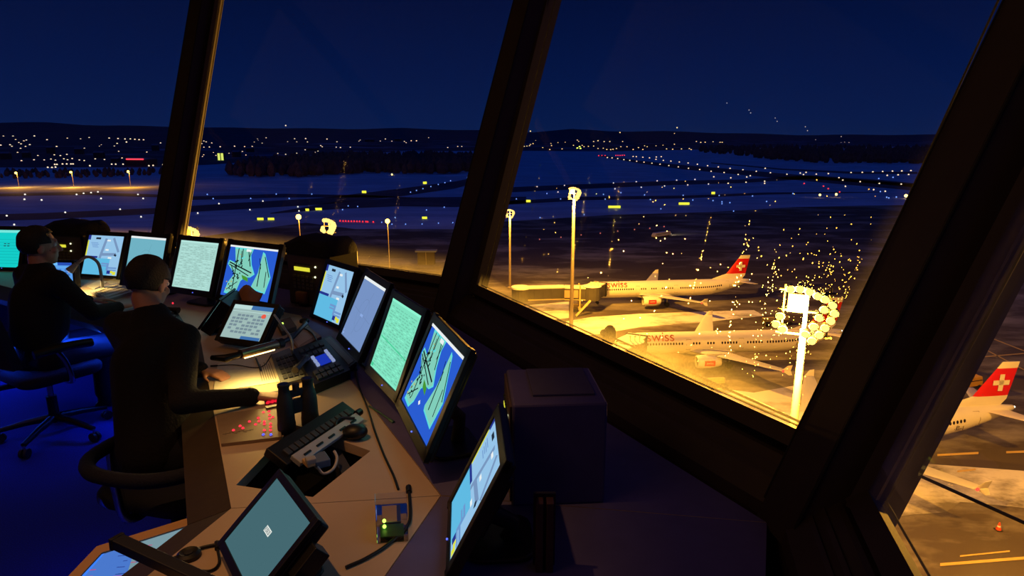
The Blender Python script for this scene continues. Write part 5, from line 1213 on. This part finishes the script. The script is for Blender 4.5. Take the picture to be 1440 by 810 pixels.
    foil(mb,pl_m,[(Vector((33.6,0,5.55)),Vector((8.5,0,-.2)),.2,sd),(fin(6.6)[0]-Vector((1.2,0,0)),fin(6.6)[1]+Vector((1.2,0,0)),.45,sd),(*fin(7.1),sd)])
    foil(mb,red_p,[(*fin(7.1),sd),(*fin(9),sd),(*fin(10.9),sd)]); foil(mb,pl_m,[(*fin(10.9),sd),(*fin(11.76),sd)]); tf = mb.build('tail_fin', r, smooth=.6)
    mb = MB(); cx, cz = 41.75, 9.0
    for yy in (-.30,.30):
        for a, b in ((.33,1.15),(1.15,.33)): mb.box((cx,yy,cz),(2*a,.03,2*b),pl_m)
    cr = mb.build('white_cross', tf); cr['label'] = 'white cross on the red fin'
    if windows and windows[0] < 13:
        o = bpy.data.objects.new('fuselage_lettering', WTXT); COL.objects.link(o); o.parent = r; o.location = (9.6,side(9.6,4.7)-.05,4.66); o.rotation_euler = (PI/2-.42,0,0)
    o = bpy.data.objects.new('registration_lettering', RTXT); COL.objects.link(o); o.parent = r; o.location = (35.2,side(35.2,3.5)-.02,3.3); o.rotation_euler = (PI/2+.12,0,-.13)
    for x, y in ((5.1,0),(21.7,-3.8),(21.7,3.8)):
        mb = MB(); mb.cyl((x,y,.5),(x,y,2.4),.14,metal_m,10)
        for q in (-.3,.3): mb.cyl((x,y+q-.13,.55),(x,y+q+.13,.55),.55 if x > 10 else .38,tyre_m,16)
        mb.build('landing_gear', r, smooth=True)
    mb = MB(); mb.sphere((44.55,0,5.36),.14,emit('white tail light',(255,250,230),2.5,False),8,6); mb.build('tail_light', r)
    return r
rw = random.Random(1)
def cab(a, b, skip): return [a+.53*k for k in range(int((b-a)/.53)) if not any(s0 < a+.53*k < s1 for s0, s1 in skip)]
WN = cab(7.2,37.2,((14.0,15.6),(17.2,18.0),(19.8,20.6),(23.8,25.4),(28.6,29.4)))
airliner('white airliner farthest back, beside the long jet bridge', 16.2,154.2,math.radians(6.4),WN)
airliner('white airliner in the middle, behind the dazzling nearest light mast', 17.1,111.3,math.radians(4.2),WN)
airliner('airliner tail at the right edge, seen through the nearest window', 22.6,75.2,math.radians(5.6),cab(24,37.2,((23.8,25.4),)))

# ------------------------------------------------------------------ jet bridges
jb_m = mat('jet bridge side', (70,66,54), .6, noise=.1, nscale=.6); jr_m = mat('snowy bridge roof', (226,220,200), .7, noise=.06, nscale=.5); jy_m = mat('jet bridge steel', (190,170,110), .5, noise=.08, nscale=.6)
def bridge(label, P0, P1, P2, cabp, z0=3.4):
    r = thing('jet_bridge', label, 'jet bridge', (P0[0],P0[1],GZ), 0, 'jet bridges at the airliners'); O = Vector((P0[0],P0[1],0)); P0, P1, P2, cabp = [Vector((p[0],p[1],0))-O for p in (P0,P1,P2,cabp)]
    mb = MB(); mb.lathe([(2.1,z0-.4),(2.1,z0+2.6)],jb_m,18,P0); mb.cyl(P0,P0+Vector((0,0,z0)),.8,jy_m,12); mb.build('rotunda', r); mb = MB(); mb.lathe([(2.3,z0+2.6),(2.2,z0+2.95),(.4,z0+3.2)],jr_m,18,P0); mb.build('rotunda_roof', r)
    for k, (a, b, wd, zz) in enumerate(((P0,P1,2.6,z0),(P1,P2,3.0,z0-.1))):
        d = (b-a); ang = math.atan2(d.y,d.x); R = Matrix.Rotation(ang,3,'Z'); mb = MB(); c = (a+b)/2
        mb.box(c+Vector((0,0,zz+1.3)),(d.length,wd,2.6),jb_m,R=R); mb.box(c+Vector((0,0,zz-.05)),(d.length,wd+.15,.2),jy_m,R=R)
        for q in range(int(d.length/2)): mb.box(a.lerp(b,(q+.5)/int(d.length/2))+R @ Vector((0,-wd/2-.04,zz+1.3)),(.12,.1,2.5),jb_m,R=R)
        tu = mb.build('tunnel', r); mb = MB(); mb.box(c+Vector((0,0,zz+2.72)),(d.length,wd+.2,.25),jr_m,R=R); mb.build('snowy_roof', tu)
        if k == 1: mb = MB(); mb.box(a.lerp(b,.25)+R @ Vector((0,-wd/2-.08,zz+1.35)),(3.4,.08,1.8),mat('pale bridge panel',(176,150,110),.6)); mb.build('pale_panel', tu)
    d = cabp-P2; R = Matrix.Rotation(math.atan2(d.y,d.x),3,'Z'); mb = MB(); mb.lathe([(2.2,z0-.3),(2.2,z0+2.9)],jb_m,16,P2); mb.box((P2+cabp)/2+Vector((0,0,z0+1.3)),(d.length,3.4,2.9),jb_m,R=R)
    mb.build('cab', r); mb = MB(); mb.lathe([(2.3,z0+2.9),(.5,z0+3.2)],jr_m,16,P2); mb.box((P2+cabp)/2+Vector((0,0,z0+2.85)),(d.length,3.5,.2),jr_m,R=R); mb.build('cab_roof', r)
    mb = MB()
    for q in range(4): mb.box(cabp-d.normalized()*(.3*q)+Vector((0,0,z0+1.35)),(.2,3.5+.12*q,3.1+.1*q),black,R=R)
    mb.build('bellows', r)
    c = P1.lerp(P2,.55); mb = MB()
    for q in (-1.5,1.5): mb.cyl(c+Vector((0,q,.9)),c+Vector((0,q,z0+3.2)),.2,jy_m,10)
    mb.box(c+Vector((0,0,1.0)),(.6,3.6,.5),jy_m); mb.build('lift_columns', r)
    mb = MB()
    for q in (-1.5,1.5): mb.cyl(c+Vector((0,q-.2,.55)),c+Vector((0,q+.2,.55)),.55,tyre_m,14)
    mb.build('drive_wheels', r, smooth=True)
    e = P2+Vector((-.6,-2.4,0)); mb = MB(); mb.tube([e+Vector((0,0,z0)),e+Vector((-3.4,-1.6,.2))],.16,jy_m,6); mb.tube([e+Vector((0,-.9,z0)),e+Vector((-3.4,-2.5,.2))],.16,jy_m,6)
    for q in range(10): mb.box(e+Vector((-.34*q,-.45-.16*q,z0-.32*q)),(.3,.9,.05),jy_m)
    mb.build('stairs', r); mb = MB()
    for q in (-.3,.5,1.3): mb.cyl(P2+Vector((q,-.8,z0+3)),P2+Vector((q,-.8,z0+3.9)),.1,jr_m,6); mb.sphere(P2+Vector((q,-.8,z0+3.9)),.2,jr_m,8,6)
    mb.build('roof_lamps', r); return r
ca, sa = math.cos(math.radians(6.4)), math.sin(math.radians(6.4))
def onplane(X, Y, ang, x, y): c, s = math.cos(math.radians(ang)), math.sin(math.radians(ang)); return (X+x*c-y*s, Y+x*s+y*c)
d1 = onplane(16.2,154.2,6.4,5.2,-2.3); d1b = onplane(16.2,154.2,6.4,2.0,-6.5)
r0 = atY(738,414,147); bridge('long jet bridge with snowy roof leading to the farthest airliner', (r0.x-1,r0.y), (r0.x+9.5,148.3), d1b, d1)
d2 = onplane(17.1,111.3,4.2,5.2,-2.3); d2b = onplane(17.1,111.3,4.2,3.0,-6.0)
r0 = atY(852,480,98); bridge('snowy jet bridge end at the nose of the middle airliner', (r0.x-6,r0.y-4), (r0.x-1,r0.y), d2b, d2)
# small things on the apron
p = at(1404,745,GZ); r = thing('traffic_cone','small orange traffic cone on the apron in the nearest window','traffic cone',tuple(p)); co = mat('cone orange',(235,80,30),.5,noise=.04)
mb = MB(); mb.lathe([(.26,.04),(.06,.85),(.03,.88)],co,14); mb.build('cone', r, smooth=True); mb = MB(); mb.box((0,0,.02),(.6,.6,.04),tyre_m); mb.build('base', r); mb = MB(); mb.lathe([(.19,.32),(.145,.52)],mat('cone white',(235,230,220),.5),14); mb.build('white_band', r)
def van(label, x, y, ang, rgb, L=5.2, lit=True):
    P = at(x,y,GZ); r = thing('service_van', label, 'van', tuple(P), ang, 'service vehicles on the apron'); bm2 = mat('van paint %d' % rgb[0], rgb, .4, noise=.03)
    mb = MB(); mb.add([(sx*L/2*k, sy*.95, z) for z, k in ((.45,1),(1.1,1),(2.1,.86)) for sx, sy in ((-1,-1),(1,-1),(1,1),(-1,1))],[(3,2,1,0),(8,9,10,11)]+[(4*j+q,4*j+(q+1)%4,4*j+4+(q+1)%4,4*j+4+q) for j in (0,1) for q in range(4)],bm2); mb.build('body', r, bevel=.12)
    mb = MB(); mb.box((L*.02,0,1.62),(L*.84,1.93,.5),win_m,taper=.95); mb.build('windows', r)
    for q in (-.33,.33):
        for s in (-.85,.85): mb = MB(); mb.cyl((L*q,s-.1,.36),(L*q,s+.1,.36),.36,tyre_m,14); mb.build('wheel', r, smooth=True)
    if lit:
        for s in (-.6,.6): mb = MB(); mb.sphere((L/2-.02,s,.8),.3,emit('headlight',(255,246,214),4,False),8,6); mb.build('headlight', r)
        l = spot('van_headlight',(P.x+math.cos(ang)*(L/2+.3),P.y+math.sin(ang)*(L/2+.3),GZ+.9),(P.x+math.cos(ang)*20,P.y+math.sin(ang)*20,GZ),60,(255,240,200),2500,.3)
    return r
a_ = at(783,352,GZ); b_ = at(958,327,GZ); an = math.atan2(b_.y-a_.y,b_.x-a_.x)
van('pale service bus with headlights crossing the apron behind the first airliner', 930, 333, an, (220,210,190), 11)
van('yellow service van in front of the airliner tail at the right edge', 1359, 545, .3, (226,170,40), 4.6, False)
# ground power units and carts beside the noses
for k, (x, y, lb) in enumerate(((812,438,'baggage cart below the first jet bridge'),(1008,472+75,'ground power cart under the wing of the middle airliner'),(1082,458,'dark dolly train behind the middle airliner, left one'),(1103,456,'dark dolly train behind the middle airliner, right one'))):
    P = at(x,y,GZ); r = thing('apron_cart', lb, 'cart', tuple(P), .1*k, 'carts on the apron'); mb = MB(); mb.box((0,0,.75),(3.2,1.6,.16),lamp_black); mb.box((0,.5,1.3),(2.8,.5,.9),jy_m); mb.box((-1.5,0,1.2),(.08,1.5,.9),lamp_black); mb.build('body', r, bevel=.03)
    for q in (-1.1,1.1):
        for s in (-.7,.7): mb = MB(); mb.cyl((q,s-.1,.32),(q,s+.1,.32),.32,tyre_m,12); mb.build('wheel', r, smooth=True)
# low hut with a flat snowy roof in the middle window
P = at(600,371,GZ); r = thing('apron_hut','small dark hut with a flat pale roof in the middle window','hut',tuple(P)); k = P.y/F
mb = MB(); mb.box((0,0,9*k),(24*k,12*k,18*k),lamp_black); mb.build('walls', r); mb = MB(); mb.box((0,0,19*k),(30*k,15*k,2.2*k),rm_); mb.build('roof', r); mb = MB(); mb.cyl((0,-6.2*k,0),(0,-6.2*k,19*k),.35*k,steel_m,8); mb.build('post', r)
# steel cable outside the panes
q0, q1 = atY(858,473,9.5), atY(1440,735,4.6); ex = q1+(q1-q0)*.25
r = thing('outdoor_cable','long thin dark cable stretched outside the right window panes','cable',tuple(q0)); mb = MB(); N = 10; mb.tube([(ex-q0)*(i/N) for i in range(N+1)],.016,cable_m,8); mb.build('strand', r, smooth=True)
mb = MB(); mb.sphere((0,.05,-.0),(.11,.08,.17),cloth_m,10,8); mb.box((-.06,.05,-.12),(.1,.1,.3),black); mb.cyl((.0,.05,-.3),(0,.05,.1),.03,black); mb.sphere((-.1,.02,.05),(.06,.05,.06),dgrey,8,6); mb.build('anchor', r, smooth=True)

# ------------------------------------------------------------------ output look
SC.view_settings.view_transform = 'Standard'; SC.view_settings.look = 'None'; SC.view_settings.exposure = 0; SC.view_settings.gamma = 1; SC.view_settings.use_curve_mapping = False
SC.cycles.use_denoising = True; SC.cycles.max_bounces = 8; SC.cycles.transparent_max_bounces = 16; SC.cycles.sample_clamp_indirect = 3; SC.cycles.caustics_reflective = False; SC.cycles.caustics_refractive = False
